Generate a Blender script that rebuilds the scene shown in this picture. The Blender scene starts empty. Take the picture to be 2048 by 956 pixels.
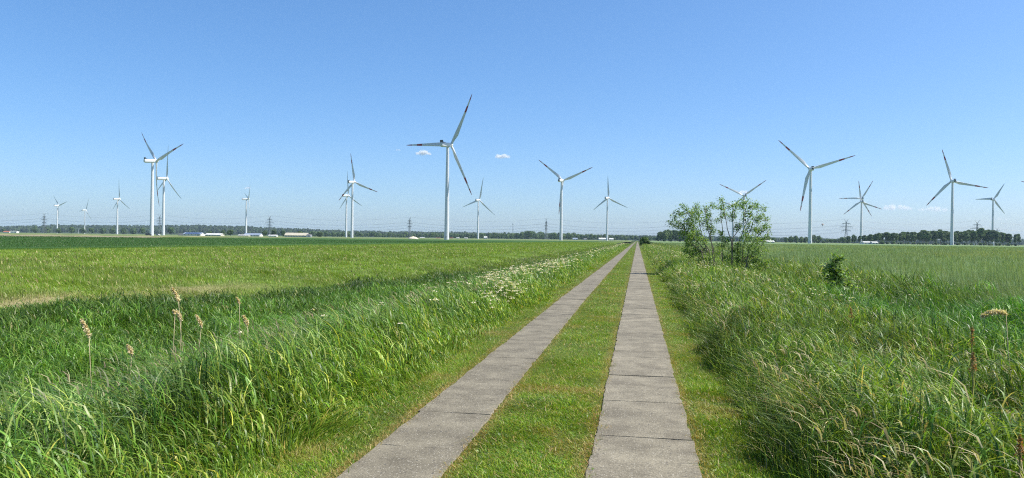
import bpy, math, random
import numpy as np
from math import sin, cos, pi, radians, atan, sqrt

rng = np.random.default_rng(7)
random.seed(7)
scene = bpy.context.scene
COL = scene.collection

# ------------------------------------------------------------------ camera
FPX = 1490.0            # focal length in pixels of a 2048 px wide frame
EYE = 1.75
AZ = atan(251 / FPX)    # the camera looks a little left of the track (the track runs along +Y)
ROLL = 0.0125
PIT = -1.1 / FPX
F0 = np.array([-sin(AZ), cos(AZ), 0.0]); R0 = np.array([cos(AZ), sin(AZ), 0.0]); U0 = np.array([0, 0, 1.0])
F = F0 * cos(PIT) + U0 * sin(PIT); U1 = U0 * cos(PIT) - F0 * sin(PIT)
R = R0 * cos(ROLL) + U1 * sin(ROLL); U = U1 * cos(ROLL) - R0 * sin(ROLL)
CAM = np.array([0, 0, EYE])
from mathutils import Matrix, Vector, Quaternion
cd = bpy.data.cameras.new("camera"); cam = bpy.data.objects.new("camera", cd); COL.objects.link(cam)
cd.sensor_width = 36.0; cd.lens = 36.0 * FPX / 2048.0
cd.clip_start = 0.1; cd.clip_end = 60000
m = Matrix(((R[0], U[0], -F[0], CAM[0]), (R[1], U[1], -F[1], CAM[1]), (R[2], U[2], -F[2], CAM[2]), (0, 0, 0, 1)))
cam.matrix_world = m
scene.camera = cam

# ------------------------------------------------------------------ light
SUN_AZ = radians(82)      # clockwise from +Y, towards +X
SUN_EL = radians(53)
world = bpy.data.worlds.new("World"); scene.world = world; world.use_nodes = True
wt = world.node_tree; bg = wt.nodes["Background"]
sky = wt.nodes.new("ShaderNodeTexSky"); sky.sky_type = 'NISHITA'; sky.sun_disc = False
sky.sun_elevation = SUN_EL; sky.sun_rotation = SUN_AZ
sky.altitude = 0; sky.air_density = 0.8; sky.dust_density = 1.2; sky.ozone_density = 9.0
gmn = wt.nodes.new("ShaderNodeGamma"); gmn.inputs[1].default_value = 0.8
hsn = wt.nodes.new("ShaderNodeHueSaturation"); hsn.inputs["Saturation"].default_value = 1.17
wt.links.new(sky.outputs[0], gmn.inputs[0]); wt.links.new(gmn.outputs[0], hsn.inputs["Color"])
wt.links.new(hsn.outputs[0], bg.inputs[0]); bg.inputs[1].default_value = 0.15
sl = bpy.data.lights.new("sun", 'SUN'); sl.energy = 4.3; sl.angle = radians(0.53); sl.color = (1.0, 0.955, 0.88)
so = bpy.data.objects.new("sun", sl); COL.objects.link(so)
sd = Vector((sin(SUN_AZ) * cos(SUN_EL), cos(SUN_AZ) * cos(SUN_EL), sin(SUN_EL)))
so.rotation_euler = sd.to_track_quat('Z', 'Y').to_euler(); so.location = (60, 10, 80)
vs = scene.view_settings
vs.view_transform = 'Standard'; vs.look = 'None'; vs.gamma = 1.0; vs.use_curve_mapping = False
vs.exposure = 0.84
scene.cycles.use_denoising = False; scene.cycles.denoising_input_passes = 'RGB_ALBEDO_NORMAL'; scene.cycles.denoising_prefilter = 'ACCURATE'; scene.cycles.pixel_filter_type = 'BLACKMAN_HARRIS'; scene.cycles.filter_width = 1.15
scene.cycles.max_bounces = 6; scene.cycles.diffuse_bounces = 2; scene.cycles.transmission_bounces = 3
scene.cycles.volume_bounces = 2; scene.cycles.transparent_max_bounces = 8
scene.cycles.use_light_tree = False
scene.cycles.caustics_reflective = False; scene.cycles.caustics_refractive = False

# ------------------------------------------------------------------ helpers
def W(px, py, depth):
    """world point seen at a pixel of the 2048 px frame at a given depth"""
    d = F + R * (px - 1024) / FPX + U * (478 - py) / FPX
    return CAM + d * depth
def horizon(px): return 476.9 + (px - 1024) * 0.0125
def G(px, depth, z=0.0):
    p = W(px, horizon(px), depth); return np.array([p[0], p[1], z])
def Hm(px, py, depth):      # height above the ground of something seen at px,py at that depth
    return W(px, py, depth)[2]

def tag(o, label=None, cat=None, group=None, kind=None):
    if label: o["label"] = label
    if cat: o["category"] = cat
    if group: o["group"] = group
    if kind: o["kind"] = kind
    return o

def empty(name, loc, rz=0.0):
    o = bpy.data.objects.new(name, None); COL.objects.link(o)
    o.location = tuple(loc); o.rotation_euler = (0, 0, rz); o.empty_display_size = 0.5
    return o

def link(name, me, parent=None):
    o = bpy.data.objects.new(name, me); COL.objects.link(o)
    if parent is not None: o.parent = parent
    return o

def copy_tree(o, parent=None):
    c = o.copy(); COL.objects.link(c); c.parent = parent
    for ch in o.children: copy_tree(ch, c)
    return c

def new_mat(name):
    mt = bpy.data.materials.new(name); mt.use_nodes = True
    nt = mt.node_tree; p = nt.nodes["Principled BSDF"]
    return mt, nt, p

def mat(name, col, rough=0.6, spec=0.3, var=0.12, scale=3.0, metal=0.0, bump=0.0, detail=4.0):
    mt, nt, p = new_mat(name)
    p.inputs["Roughness"].default_value = rough; p.inputs["Specular IOR Level"].default_value = spec
    p.inputs["Metallic"].default_value = metal
    tc = nt.nodes.new("ShaderNodeTexCoord"); nz = nt.nodes.new("ShaderNodeTexNoise")
    nz.inputs["Scale"].default_value = scale; nz.inputs["Detail"].default_value = detail
    nt.links.new(tc.outputs["Object"], nz.inputs["Vector"])
    rp = nt.nodes.new("ShaderNodeValToRGB")
    c = np.array(col[:3])
    rp.color_ramp.elements[0].position = 0.3; rp.color_ramp.elements[1].position = 0.7
    rp.color_ramp.elements[0].color = (*np.clip(c * (1 - var), 0, 1), 1)
    rp.color_ramp.elements[1].color = (*np.clip(c * (1 + var), 0, 1), 1)
    nt.links.new(nz.outputs["Fac"], rp.inputs["Fac"]); nt.links.new(rp.outputs["Color"], p.inputs["Base Color"])
    if bump:
        b = nt.nodes.new("ShaderNodeBump"); b.inputs["Strength"].default_value = bump
        nt.links.new(nz.outputs["Fac"], b.inputs["Height"]); nt.links.new(b.outputs["Normal"], p.inputs["Normal"])
    return mt

def leaf_mat(name, transl=0.35, rough=0.45, spec=0.35, attr="Col"):
    """plant material: the leaf's own colour comes from a per-face attribute"""
    mt, nt, p = new_mat(name)
    out = nt.nodes["Material Output"]
    at = nt.nodes.new("ShaderNodeAttribute"); at.attribute_name = attr
    nt.links.new(at.outputs["Color"], p.inputs["Base Color"])
    p.inputs["Roughness"].default_value = rough; p.inputs["Specular IOR Level"].default_value = spec
    tr = nt.nodes.new("ShaderNodeBsdfTranslucent")
    mul = nt.nodes.new("ShaderNodeMix"); mul.data_type = 'RGBA'; mul.blend_type = 'MULTIPLY'; mul.inputs[0].default_value = 1.0
    nt.links.new(at.outputs["Color"], mul.inputs[6]); mul.inputs[7].default_value = (1.5, 1.5, 0.6, 1)
    nt.links.new(mul.outputs[2], tr.inputs["Color"])
    mx = nt.nodes.new("ShaderNodeMixShader"); mx.inputs[0].default_value = transl
    nt.links.new(p.outputs[0], mx.inputs[1]); nt.links.new(tr.outputs[0], mx.inputs[2])
    nt.links.new(mx.outputs[0], out.inputs["Surface"])
    return mt

def raw_mesh(name, V, faces_flat, sizes, mats=(), midx=None, col=None, smooth=False):
    me = bpy.data.meshes.new(name)
    V = np.asarray(V, dtype=np.float32); faces_flat = np.asarray(faces_flat, dtype=np.int32); sizes = np.asarray(sizes, dtype=np.int32)
    me.vertices.add(len(V)); me.vertices.foreach_set("co", V.ravel())
    me.loops.add(len(faces_flat)); me.loops.foreach_set("vertex_index", faces_flat)
    me.polygons.add(len(sizes))
    st = np.zeros(len(sizes), dtype=np.int32); st[1:] = np.cumsum(sizes)[:-1]
    me.polygons.foreach_set("loop_start", st)
    for mt in mats: me.materials.append(mt)
    if midx is not None: me.polygons.foreach_set("material_index", np.asarray(midx, dtype=np.int32))
    if smooth: me.polygons.foreach_set("use_smooth", np.ones(len(sizes), dtype=bool))
    me.update(calc_edges=True)
    if col is not None:   # per-vertex own colour
        a = me.color_attributes.new("Col", 'FLOAT_COLOR', 'POINT')
        c4 = np.ones((len(V), 4), dtype=np.float32); c4[:, :3] = col
        a.data.foreach_set("color", c4.ravel())
    return me

class MB:
    """collects boxes, tubes and lofts; build() links them as one mesh object"""
    def __init__(s): s.V = []; s.Fc = []; s.M = []
    def add(s, V, Fc, mi=0):
        o = len(s.V); s.V += [tuple(v) for v in V]; s.Fc += [tuple(i + o for i in f) for f in Fc]; s.M += [mi] * len(Fc)
    def box(s, c, d, mi=0, rz=0.0, bevel=0.0):
        cx, cy, cz = c; a, b, h = d[0] / 2, d[1] / 2, d[2] / 2
        P = [(-a, -b, -h), (a, -b, -h), (a, b, -h), (-a, b, -h), (-a, -b, h), (a, -b, h), (a, b, h), (-a, b, h)]
        P = [(cx + x * cos(rz) - y * sin(rz), cy + x * sin(rz) + y * cos(rz), cz + z) for x, y, z in P]
        s.add(P, [(0, 3, 2, 1), (4, 5, 6, 7), (0, 1, 5, 4), (1, 2, 6, 5), (2, 3, 7, 6), (3, 0, 4, 7)], mi)
    def loft(s, rings, mi=0, cap=True, mis=None):
        n = len(rings[0]); V = [p for r in rings for p in r]; Fc = []
        o = len(s.V); s.V += [tuple(v) for v in V]
        for k in range(len(rings) - 1):
            for i in range(n):
                j = (i + 1) % n
                s.Fc.append((o + k * n + i, o + k * n + j, o + (k + 1) * n + j, o + (k + 1) * n + i)); s.M.append(mis[k] if mis else mi)
        if cap:
            s.Fc.append(tuple(o + i for i in reversed(range(n)))); s.M.append(mis[0] if mis else mi)
            s.Fc.append(tuple(o + (len(rings) - 1) * n + i for i in range(n))); s.M.append(mis[-1] if mis else mi)
    def tube(s, pts, rad, n=6, mi=0, cap=True):
        pts = [np.array(p, float) for p in pts]
        if np.isscalar(rad): rad = [rad] * len(pts)
        rings = []
        for i, p in enumerate(pts):
            t = pts[min(i + 1, len(pts) - 1)] - pts[max(i - 1, 0)]; t = t / (np.linalg.norm(t) + 1e-9)
            a = np.array([0, 0, 1.0]) if abs(t[2]) < 0.9 else np.array([1.0, 0, 0])
            u = np.cross(a, t); u /= np.linalg.norm(u); v = np.cross(t, u)
            rings.append([p + rad[i] * (u * cos(2 * pi * k / n) + v * sin(2 * pi * k / n)) for k in range(n)])
        s.loft(rings, mi, cap)
    def build(s, name, mats, parent=None, smooth=False, mesh_only=False):
        if not isinstance(mats, (list, tuple)): mats = [mats]
        me = bpy.data.meshes.new(name); me.from_pydata(s.V, [], s.Fc)
        for mt in mats: me.materials.append(mt)
        me.polygons.foreach_set("material_index", s.M)
        if smooth: me.polygons.foreach_set("use_smooth", [True] * len(s.Fc))
        me.update()
        if mesh_only: return me
        return link(name, me, parent)

def auto_smooth(o, ang=40):
    me = o.data
    me.polygons.foreach_set("use_smooth", [True] * len(me.polygons))
    me.update()
    try: me.set_sharp_from_angle(angle=radians(ang))
    except Exception: pass

# smooth 2-d value noise for numpy (clumps of plants)
_perm = rng.random((64, 64))
def vnoise(x, y, s=1.0, off=0.0):
    x = np.asarray(x) / s + 13.7 + off; y = np.asarray(y) / s + 5.1 + off * 1.7
    xi = np.floor(x).astype(int); yi = np.floor(y).astype(int); fx = x - xi; fy = y - yi
    fx = fx * fx * (3 - 2 * fx); fy = fy * fy * (3 - 2 * fy)
    a = _perm[xi % 64, yi % 64]; b = _perm[(xi + 1) % 64, yi % 64]; c = _perm[xi % 64, (yi + 1) % 64]; d = _perm[(xi + 1) % 64, (yi + 1) % 64]
    return (a * (1 - fx) + b * fx) * (1 - fy) + (c * (1 - fx) + d * fx) * fy
def fnoise(x, y, s=1.0, off=0.0):
    return 0.55 * vnoise(x, y, s, off) + 0.3 * vnoise(x, y, s * 0.43, off + 3) + 0.15 * vnoise(x, y, s * 0.19, off + 9)

# ------------------------------------------------------------------ ground
GX = np.array([-9000, -600, -80, -40, -24, -18, -15.0, -13.8, -12.2, -9.8, -7.8, -6.0, -4.6, -3.4, -2.3, 0.6, 2.2, 4.2, 5.4, 6.4, 7.6, 9, 9000])
GZ = np.array([0, 0, 0, 0, -0.02, 0.0, -0.03, -0.12, -0.4, -0.9, -0.95, -0.7, -0.16, -0.03, 0, 0, -0.03, -0.14, -0.45, -0.45, -0.05, 0, 0])
def gz(x, y):
    x = np.asarray(x, float); y = np.asarray(y, float)
    wob = (fnoise(x * 0 + 3, y, 9.0, 2) - 0.5) * 1.6
    xs = np.where(x < -5, x + wob, x)
    z = np.interp(xs, GX, GZ)
    amp = np.where((x > -2.6) & (x < 0.9), 0.0, np.clip((np.abs(x + 0.85) - 1.5) * 0.08, 0, 0.12))
    return z + (fnoise(x, y, 1.7, 5) - 0.5) * amp * np.clip(1.5 - np.hypot(x, y) / 120, 0, 1)

# colour of the soil and thatch under the plants, per zone
def ground_colour(x, y):
    x = np.asarray(x, float); y = np.asarray(y, float)
    n = fnoise(x, y, 2.3, 1)[..., None]
    def c(*a): return np.array(a)
    base = c(0.035, 0.05, 0.014) * (0.8 + 0.5 * n)
    verge = c(0.075, 0.10, 0.02) * (0.75 + 0.5 * n)
    k = ((x > -3.2) & (x < 1.1))[..., None]; out = np.where(k, verge, base)
    mead = c(0.085, 0.13, 0.022) * (0.7 + 0.6 * n)
    k = (x < -12)[..., None]; out = np.where(k, mead, out)
    d = np.exp(-((x + np.interp(y, [10, 18, 40], [15.4, 15.2, 12.6])) / 1.1) ** 2)[..., None] * np.clip((27 - y) / 9, 0, 0.7)[..., None]
    return out * (1 - d) + c(0.34, 0.27, 0.15) * d

xs = np.unique(np.concatenate([-np.geomspace(24, 9000, 34), np.arange(-24, 12, 0.3), np.geomspace(12, 9000, 34)]))
ys = np.unique(np.concatenate([-np.geomspace(2, 9000, 12), np.arange(-2, 60, 0.5), np.geomspace(60, 9000, 50)]))
XX, YY = np.meshgrid(xs, ys, indexing='ij'); ZZ = gz(XX, YY)
nx, ny = XX.shape
V = np.stack([XX, YY, ZZ], -1).reshape(-1, 3)
ii = np.arange(nx * ny).reshape(nx, ny)
Q = np.stack([ii[:-1, :-1], ii[1:, :-1], ii[1:, 1:], ii[:-1, 1:]], -1).reshape(-1, 4)
gm, nt, p = new_mat("soil_and_thatch")
at = nt.nodes.new("ShaderNodeAttribute"); at.attribute_name = "Col"
tc = nt.nodes.new("ShaderNodeTexCoord"); nz = nt.nodes.new("ShaderNodeTexNoise"); nz.inputs["Scale"].default_value = 14; nz.inputs["Detail"].default_value = 8
nt.links.new(tc.outputs["Object"], nz.inputs["Vector"])
mr = nt.nodes.new("ShaderNodeMapRange"); mr.inputs[1].default_value = 0.3; mr.inputs[2].default_value = 0.7; mr.inputs[3].default_value = 0.55; mr.inputs[4].default_value = 1.45
nt.links.new(nz.outputs["Fac"], mr.inputs[0])
mx = nt.nodes.new("ShaderNodeMix"); mx.data_type = 'RGBA'; mx.blend_type = 'MULTIPLY'; mx.inputs[0].default_value = 1
nt.links.new(at.outputs["Color"], mx.inputs[6]); nt.links.new(mr.outputs[0], mx.inputs[7]); nt.links.new(mx.outputs[2], p.inputs["Base Color"])
p.inputs["Roughness"].default_value = 0.95; p.inputs["Specular IOR Level"].default_value = 0.1
me = raw_mesh("ground", V, Q.ravel(), np.full(len(Q), 4), [gm], col=ground_colour(V[:, 0], V[:, 1]), smooth=True)
tag(link("ground", me), kind="structure")

def sheet(name, poly_pts, z, material, kind="structure", thick=0.0, label=None, cat=None, sub=1):
    mb = MB(); n = len(poly_pts)
    top = [(p[0], p[1], z) for p in poly_pts]
    mb.add(top, [tuple(range(n))])
    if thick:
        bot = [(p[0], p[1], z - thick) for p in poly_pts]
        for i in range(n):
            j = (i + 1) % n; mb.add([top[i], bot[i], bot[j], top[j]], [(0, 1, 2, 3)])
    o = mb.build(name, material)
    me = o.data; a = me.polygons[0].normal.z
    if a < 0: me.flip_normals()
    return tag(o, label, cat, kind=kind)

# field materials
def field_mat(name, c1, c2, c3, s1=0.25, s2=2.2, stretch=(1, 1, 1)):
    mt, nt, p = new_mat(name)
    tc = nt.nodes.new("ShaderNodeTexCoord"); mp = nt.nodes.new("ShaderNodeMapping"); mp.inputs["Scale"].default_value = stretch
    nt.links.new(tc.outputs["Object"], mp.inputs[0])
    a = nt.nodes.new("ShaderNodeTexNoise"); a.inputs["Scale"].default_value = s1; a.inputs["Detail"].default_value = 6; a.inputs["Roughness"].default_value = 0.6
    b = nt.nodes.new("ShaderNodeTexNoise"); b.inputs["Scale"].default_value = s2; b.inputs["Detail"].default_value = 5; b.inputs["Roughness"].default_value = 0.75
    nt.links.new(mp.outputs[0], a.inputs["Vector"]); nt.links.new(mp.outputs[0], b.inputs["Vector"])
    r1 = nt.nodes.new("ShaderNodeValToRGB"); r1.color_ramp.elements[0].position = 0.38; r1.color_ramp.elements[1].position = 0.62
    r1.color_ramp.elements[0].color = (*c1, 1); r1.color_ramp.elements[1].color = (*c2, 1)
    r2 = nt.nodes.new("ShaderNodeValToRGB"); r2.color_ramp.elements[0].position = 0.55; r2.color_ramp.elements[1].position = 0.75
    r2.color_ramp.elements[0].color = (0, 0, 0, 1); r2.color_ramp.elements[1].color = (1, 1, 1, 1)
    mx = nt.nodes.new("ShaderNodeMix"); mx.data_type = 'RGBA'
    nt.links.new(a.outputs["Fac"], r1.inputs["Fac"]); nt.links.new(b.outputs["Fac"], r2.inputs["Fac"])
    nt.links.new(r2.outputs["Color"], mx.inputs[0]); nt.links.new(r1.outputs["Color"], mx.inputs[6]); mx.inputs[7].default_value = (*c3, 1)
    nt.links.new(mx.outputs[2], p.inputs["Base Color"]); p.inputs["Roughness"].default_value = 0.9; p.inputs["Specular IOR Level"].default_value = 0.15
    bp = nt.nodes.new("ShaderNodeBump"); bp.inputs["Strength"].default_value = 0.6; bp.inputs["Distance"].default_value = 0.3
    nt.links.new(b.outputs["Fac"], bp.inputs["Height"]); nt.links.new(bp.outputs["Normal"], p.inputs["Normal"])
    return mt
M_cropL = field_mat("young_maize_canopy", (0.032, 0.080, 0.014), (0.042, 0.10, 0.018), (0.058, 0.125, 0.024), 0.02, 1.4)
M_cropR = field_mat("rapeseed_canopy", (0.12, 0.19, 0.08), (0.15, 0.22, 0.095), (0.23, 0.25, 0.09), 0.05, 2.2)
M_meadow_far = field_mat("far_pasture", (0.10, 0.145, 0.045), (0.15, 0.18, 0.06), (0.22, 0.22, 0.10), 0.03, 0.6)
M_dirt = field_mat("dry_soil", (0.24, 0.20, 0.14), (0.30, 0.25, 0.17), (0.2, 0.2, 0.1), 0.04, 0.5)

# left crop: from about X=-62 to far; right crop from X=8
LCROP_X = -60.0
sheet("crop_field", [(LCROP_X, 20), tuple(G(-260, 236)[:2]), tuple(G(330, 300)[:2]), tuple(G(500, 520)[:2]), tuple(G(1100, 640)[:2]), tuple(G(1240, 640)[:2]), (-40, 420), (-54, 200)], 0.22, M_cropL, thick=0.2)
sheet("bare_soil_strip", [tuple(G(-260, 238)[:2]), tuple(G(300, 296)[:2]), tuple(G(340, 330)[:2]), tuple(G(300, 455)[:2]), tuple(G(-260, 455)[:2])], 0.06, M_dirt)
sheet("pasture", [tuple(G(-400, 455)[:2]), tuple(G(340, 455)[:2]), tuple(G(500, 522)[:2]), tuple(G(1100, 642)[:2]), tuple(G(1262, 642)[:2]), tuple(G(1266, 5200)[:2]), tuple(G(-400, 5200)[:2])], 0.08, M_meadow_far)
RCROP_X = 7.6
sheet("rapeseed_field", [(RCROP_X + 2.5, 6), (400, 6), tuple(G(2250, 560)[:2]), tuple(G(1905, 905)[:2]), tuple(G(1310, 900)[:2]), (RCROP_X + 2.5, 820)], 0.42, M_cropR, thick=0.45)
sheet("far_pasture", [tuple(G(1300, 902)[:2]), tuple(G(1905, 907)[:2]), tuple(G(2400, 470)[:2]), tuple(G(2400, 5200)[:2]), tuple(G(1285, 5200)[:2])], 0.085, M_meadow_far)

# low grassy bank beyond the bare soil (left)
mb = MB(); pts = []
N = 60
for i in range(N + 1):
    px = -200 + i * (900 + 200) / N
    d = 455 + max(0, px - 300) * 0.3
    rr = 0.55 + 0.35 * vnoise(px, 0, 40)
    fade = 1.0 if px < 420 else max(0.25, 1 - (px - 420) / 420)
    ring = [G(px, d - 6, 0.07), G(px, d, rr * fade * 0.9), G(px, d + 9, rr * fade), G(px, d + 26, 0.07)]
    pts.append(ring)
for i in range(N):
    for k in range(3):
        mb.add([pts[i][k], pts[i + 1][k], pts[i + 1][k + 1], pts[i][k + 1]], [(0, 1, 2, 3)])
o = mb.build("field_bank", field_mat("dry_grass_bank", (0.13, 0.16, 0.06), (0.22, 0.21, 0.10), (0.07, 0.1, 0.035), 0.06, 0.35), smooth=True)
tag(o, kind="structure")

# ------------------------------------------------------------------ the two concrete tracks
cm, nt, p = new_mat("weathered_concrete")
tc = nt.nodes.new("ShaderNodeTexCoord")
def tex(kind, **k):
    n = nt.nodes.new(kind)
    for a, b in k.items(): n.inputs[a].default_value = b
    nt.links.new(tc.outputs["Object"], n.inputs["Vector"]); return n
n1 = tex("ShaderNodeTexNoise", Scale=2.6, Detail=6.0, Roughness=0.62)
n2 = tex("ShaderNodeTexNoise", Scale=70.0, Detail=3.0, Roughness=0.7)
v1 = tex("ShaderNodeTexVoronoi", Scale=60.0, Randomness=1.0)
v2 = tex("ShaderNodeTexVoronoi", Scale=24.0, Randomness=1.0)
r = nt.nodes.new("ShaderNodeValToRGB"); r.color_ramp.elements[0].position = 0.36; r.color_ramp.elements[1].position = 0.66
r.color_ramp.elements[0].color = (0.136, 0.119, 0.085, 1); r.color_ramp.elements[1].color = (0.222, 0.197, 0.141, 1)
nt.links.new(n1.outputs["Fac"], r.inputs["Fac"])
m1 = nt.nodes.new("ShaderNodeMapRange"); m1.inputs[1].default_value = 0.3; m1.inputs[2].default_value = 0.7; m1.inputs[3].default_value = 0.55; m1.inputs[4].default_value = 1.5
nt.links.new(n2.outputs["Fac"], m1.inputs[0])
mu = nt.nodes.new("ShaderNodeMix"); mu.data_type = 'RGBA'; mu.blend_type = 'MULTIPLY'; mu.inputs[0].default_value = 1
nt.links.new(r.outputs["Color"], mu.inputs[6]); nt.links.new(m1.outputs[0], mu.inputs[7])
# pale pebbles: random cells of the small voronoi
pb = nt.nodes.new("ShaderNodeMath"); pb.operation = 'LESS_THAN'; pb.inputs[1].default_value = 0.30
nt.links.new(v1.outputs["Distance"], pb.inputs[0])
sp = nt.nodes.new("ShaderNodeSeparateColor"); nt.links.new(v1.outputs["Color"], sp.inputs[0])
pc = nt.nodes.new("ShaderNodeMath"); pc.operation = 'GREATER_THAN'; pc.inputs[1].default_value = 0.78; nt.links.new(sp.outputs[0], pc.inputs[0])
pm = nt.nodes.new("ShaderNodeMath"); pm.operation = 'MULTIPLY'; nt.links.new(pb.outputs[0], pm.inputs[0]); nt.links.new(pc.outputs[0], pm.inputs[1])
mx = nt.nodes.new("ShaderNodeMix"); mx.data_type = 'RGBA'; mx.inputs[7].default_value = (0.35, 0.325, 0.265, 1)
nt.links.new(pm.outputs[0], mx.inputs[0]); nt.links.new(mu.outputs[2], mx.inputs[6])
# dark pits
sp2 = nt.nodes.new("ShaderNodeSeparateColor"); nt.links.new(v2.outputs["Color"], sp2.inputs[0])
qb = nt.nodes.new("ShaderNodeMath"); qb.operation = 'LESS_THAN'; qb.inputs[1].default_value = 0.22; nt.links.new(v2.outputs["Distance"], qb.inputs[0])
qc = nt.nodes.new("ShaderNodeMath"); qc.operation = 'GREATER_THAN'; qc.inputs[1].default_value = 0.86; nt.links.new(sp2.outputs[0], qc.inputs[0])
qm = nt.nodes.new("ShaderNodeMath"); qm.operation = 'MULTIPLY'; nt.links.new(qb.outputs[0], qm.inputs[0]); nt.links.new(qc.outputs[0], qm.inputs[1])
mx2 = nt.nodes.new("ShaderNodeMix"); mx2.data_type = 'RGBA'; mx2.inputs[7].default_value = (0.09, 0.082, 0.07, 1)
nt.links.new(qm.outputs[0], mx2.inputs[0]); nt.links.new(mx.outputs[2], mx2.inputs[6])
nt.links.new(mx2.outputs[2], p.inputs["Base Color"]); p.inputs["Roughness"].default_value = 0.85; p.inputs["Specular IOR Level"].default_value = 0.25
bp = nt.nodes.new("ShaderNodeBump"); bp.inputs["Strength"].default_value = 0.5; bp.inputs["Distance"].default_value = 0.01
nt.links.new(n2.outputs["Fac"], bp.inputs["Height"]); nt.links.new(bp.outputs["Normal"], p.inputs["Normal"])
CMS = [cm]
for nm, k in (("weathered_concrete_pale", 1.07), ("weathered_concrete_grey", 0.92)):
    c_ = cm.copy(); c_.name = nm; CMS.append(c_)
    for e_ in [n for n in c_.node_tree.nodes if n.type == 'VALTORGB'][0].color_ramp.elements:
        q_ = e_.color; e_.color = (q_[0] * k, q_[1] * k, q_[2] * k, 1)
M_gap = mat("dark_joint_soil", (0.09, 0.078, 0.055), 0.95, 0.05, 0.3, 20)

def toff(y): return -0.085 * np.clip((np.asarray(y, float) - 5) / 16, 0, 1)
def track(x0, x1, seed, skew):
    X0_, X1_ = x0, x1
    rs = np.random.default_rng(seed); mb = MB(); y = -6.0
    mb.box(((x0 + x1) / 2 - (0.04 if skew else 0), 357, -0.02), (x1 - x0 - 0.12, 730, 0.045), 3)
    e0 = x0; e1 = x1
    while y < 720:
        if skew: x0, x1 = X0_ + float(toff(y)), X1_ + float(toff(y))
        L = rs.choice([0.6, 0.78, 0.95, 1.3]) * rs.uniform(0.92, 1.08) if y < 60 else 2.0
        if y > 200: L = 6
        g = rs.choice([0.0004, 0.0008, 0.0015, 0.0035])
        j0, j1 = rs.normal(0, 0.004, 2)
        n = 6; zt = 0.018 + rs.normal(0, 0.0022); sk = rs.normal(0, 0.009)
        # edges of a slab are a little ragged
        left = [(x0 + j0 + rs.normal(0, 0.006), y + (L - g) * k / n, zt) for k in range(n + 1)]
        right = [(x1 + j1 + rs.normal(0, 0.006), y + sk + (L - g) * k / n, zt) for k in range(n + 1)]
        jit = [rs.normal(0, 0.006) for _ in range(5)]
        nearm = [(x0 + (x1 - x0) * (k + 1) / 6, y + sk * (k + 1) / 6 + jit[k], zt) for k in range(5)]
        farm = [(x0 + (x1 - x0) * (k + 1) / 6, y + sk * (k + 1) / 6 + L - g + rs.normal(0, 0.004), zt) for k in range(5)]
        loop = left[::-1] + nearm + right + farm[::-1]
        loop = loop[::-1] if False else loop
        nn = len(loop); low = [(a, b, c - 0.012) for a, b, c in loop]
        inn = [(a + (0.006 if a < (x0 + x1) / 2 else -0.006), b, c) for a, b, c in loop]
        tone = int(rs.choice([0, 0, 1, 2])); mb.add(inn, [tuple(range(nn))], tone)
        o = len(mb.V)
        mb.V += loop and [(a, b, c - 0.006) for a, b, c in loop] + low
        for k in range(nn):
            k2 = (k + 1) % nn
            mb.Fc.append((o - nn + k, o + k, o + k2, o - nn + k2)); mb.M.append(0)
            mb.Fc.append((o + k, o + nn + k, o + nn + k2, o + k2)); mb.M.append(0)
        y += L
    return mb
L0, L1, R0x, R1x = -2.125, -1.385, -0.345, 0.492
CML = []
for c0 in CMS:
    c_ = c0.copy(); c_.name = c0.name + "_darker"; CML.append(c_)
    for e_ in [n for n in c_.node_tree.nodes if n.type == 'VALTORGB'][0].color_ramp.elements:
        q_ = e_.color; e_.color = (q_[0] * .91, q_[1] * .91, q_[2] * .91, 1)  # left strip: same concrete, toned slightly darker all over
o = track(L0, L1, 3, True).build("concrete_path", CML + [M_gap]); tag(o, kind="structure")
o = track(R0x, R1x, 5, False).build("concrete_path", CMS + [M_gap]); tag(o, kind="structure")

# ------------------------------------------------------------------ plants: blades of grass as real ribbons
KW = (2048 + 320) / FPX
def sample(rho0, d0, q, dmin, dmax, test, kx=(-160, 2208)):
    """points (X,Y,depth) with areal density rho0 up to depth d0, thinning as depth**-q beyond"""
    dd = np.linspace(dmin, dmax, 4000)
    rho = rho0 * np.where(dd < d0, 1.0, (d0 / dd) ** q)
    k = (kx[1] - kx[0]) / FPX
    w = rho * (dd * k + 5.0)
    cdf = np.concatenate([[0], np.cumsum((w[1:] + w[:-1]) / 2 * np.diff(dd))]); n = int(cdf[-1])
    out_x, out_y, out_d = [], [], []
    CH = 2_000_000
    while n > 0:
        c = min(CH, n); n -= c
        d = np.interp(rng.random(c) * cdf[-1], cdf, dd)
        lo_ = (kx[0] - 1024) / FPX * d - 2.5; hi_ = (kx[1] - 1024) / FPX * d + 2.5; t = lo_ + rng.random(c) * (hi_ - lo_)
        X = R0[0] * t + F0[0] * d; Y = R0[1] * t + F0[1] * d
        k_ = test(X, Y)
        out_x.append(X[k_]); out_y.append(Y[k_]); out_d.append(d[k_])
    return np.concatenate(out_x), np.concatenate(out_y), np.concatenate(out_d)

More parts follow.
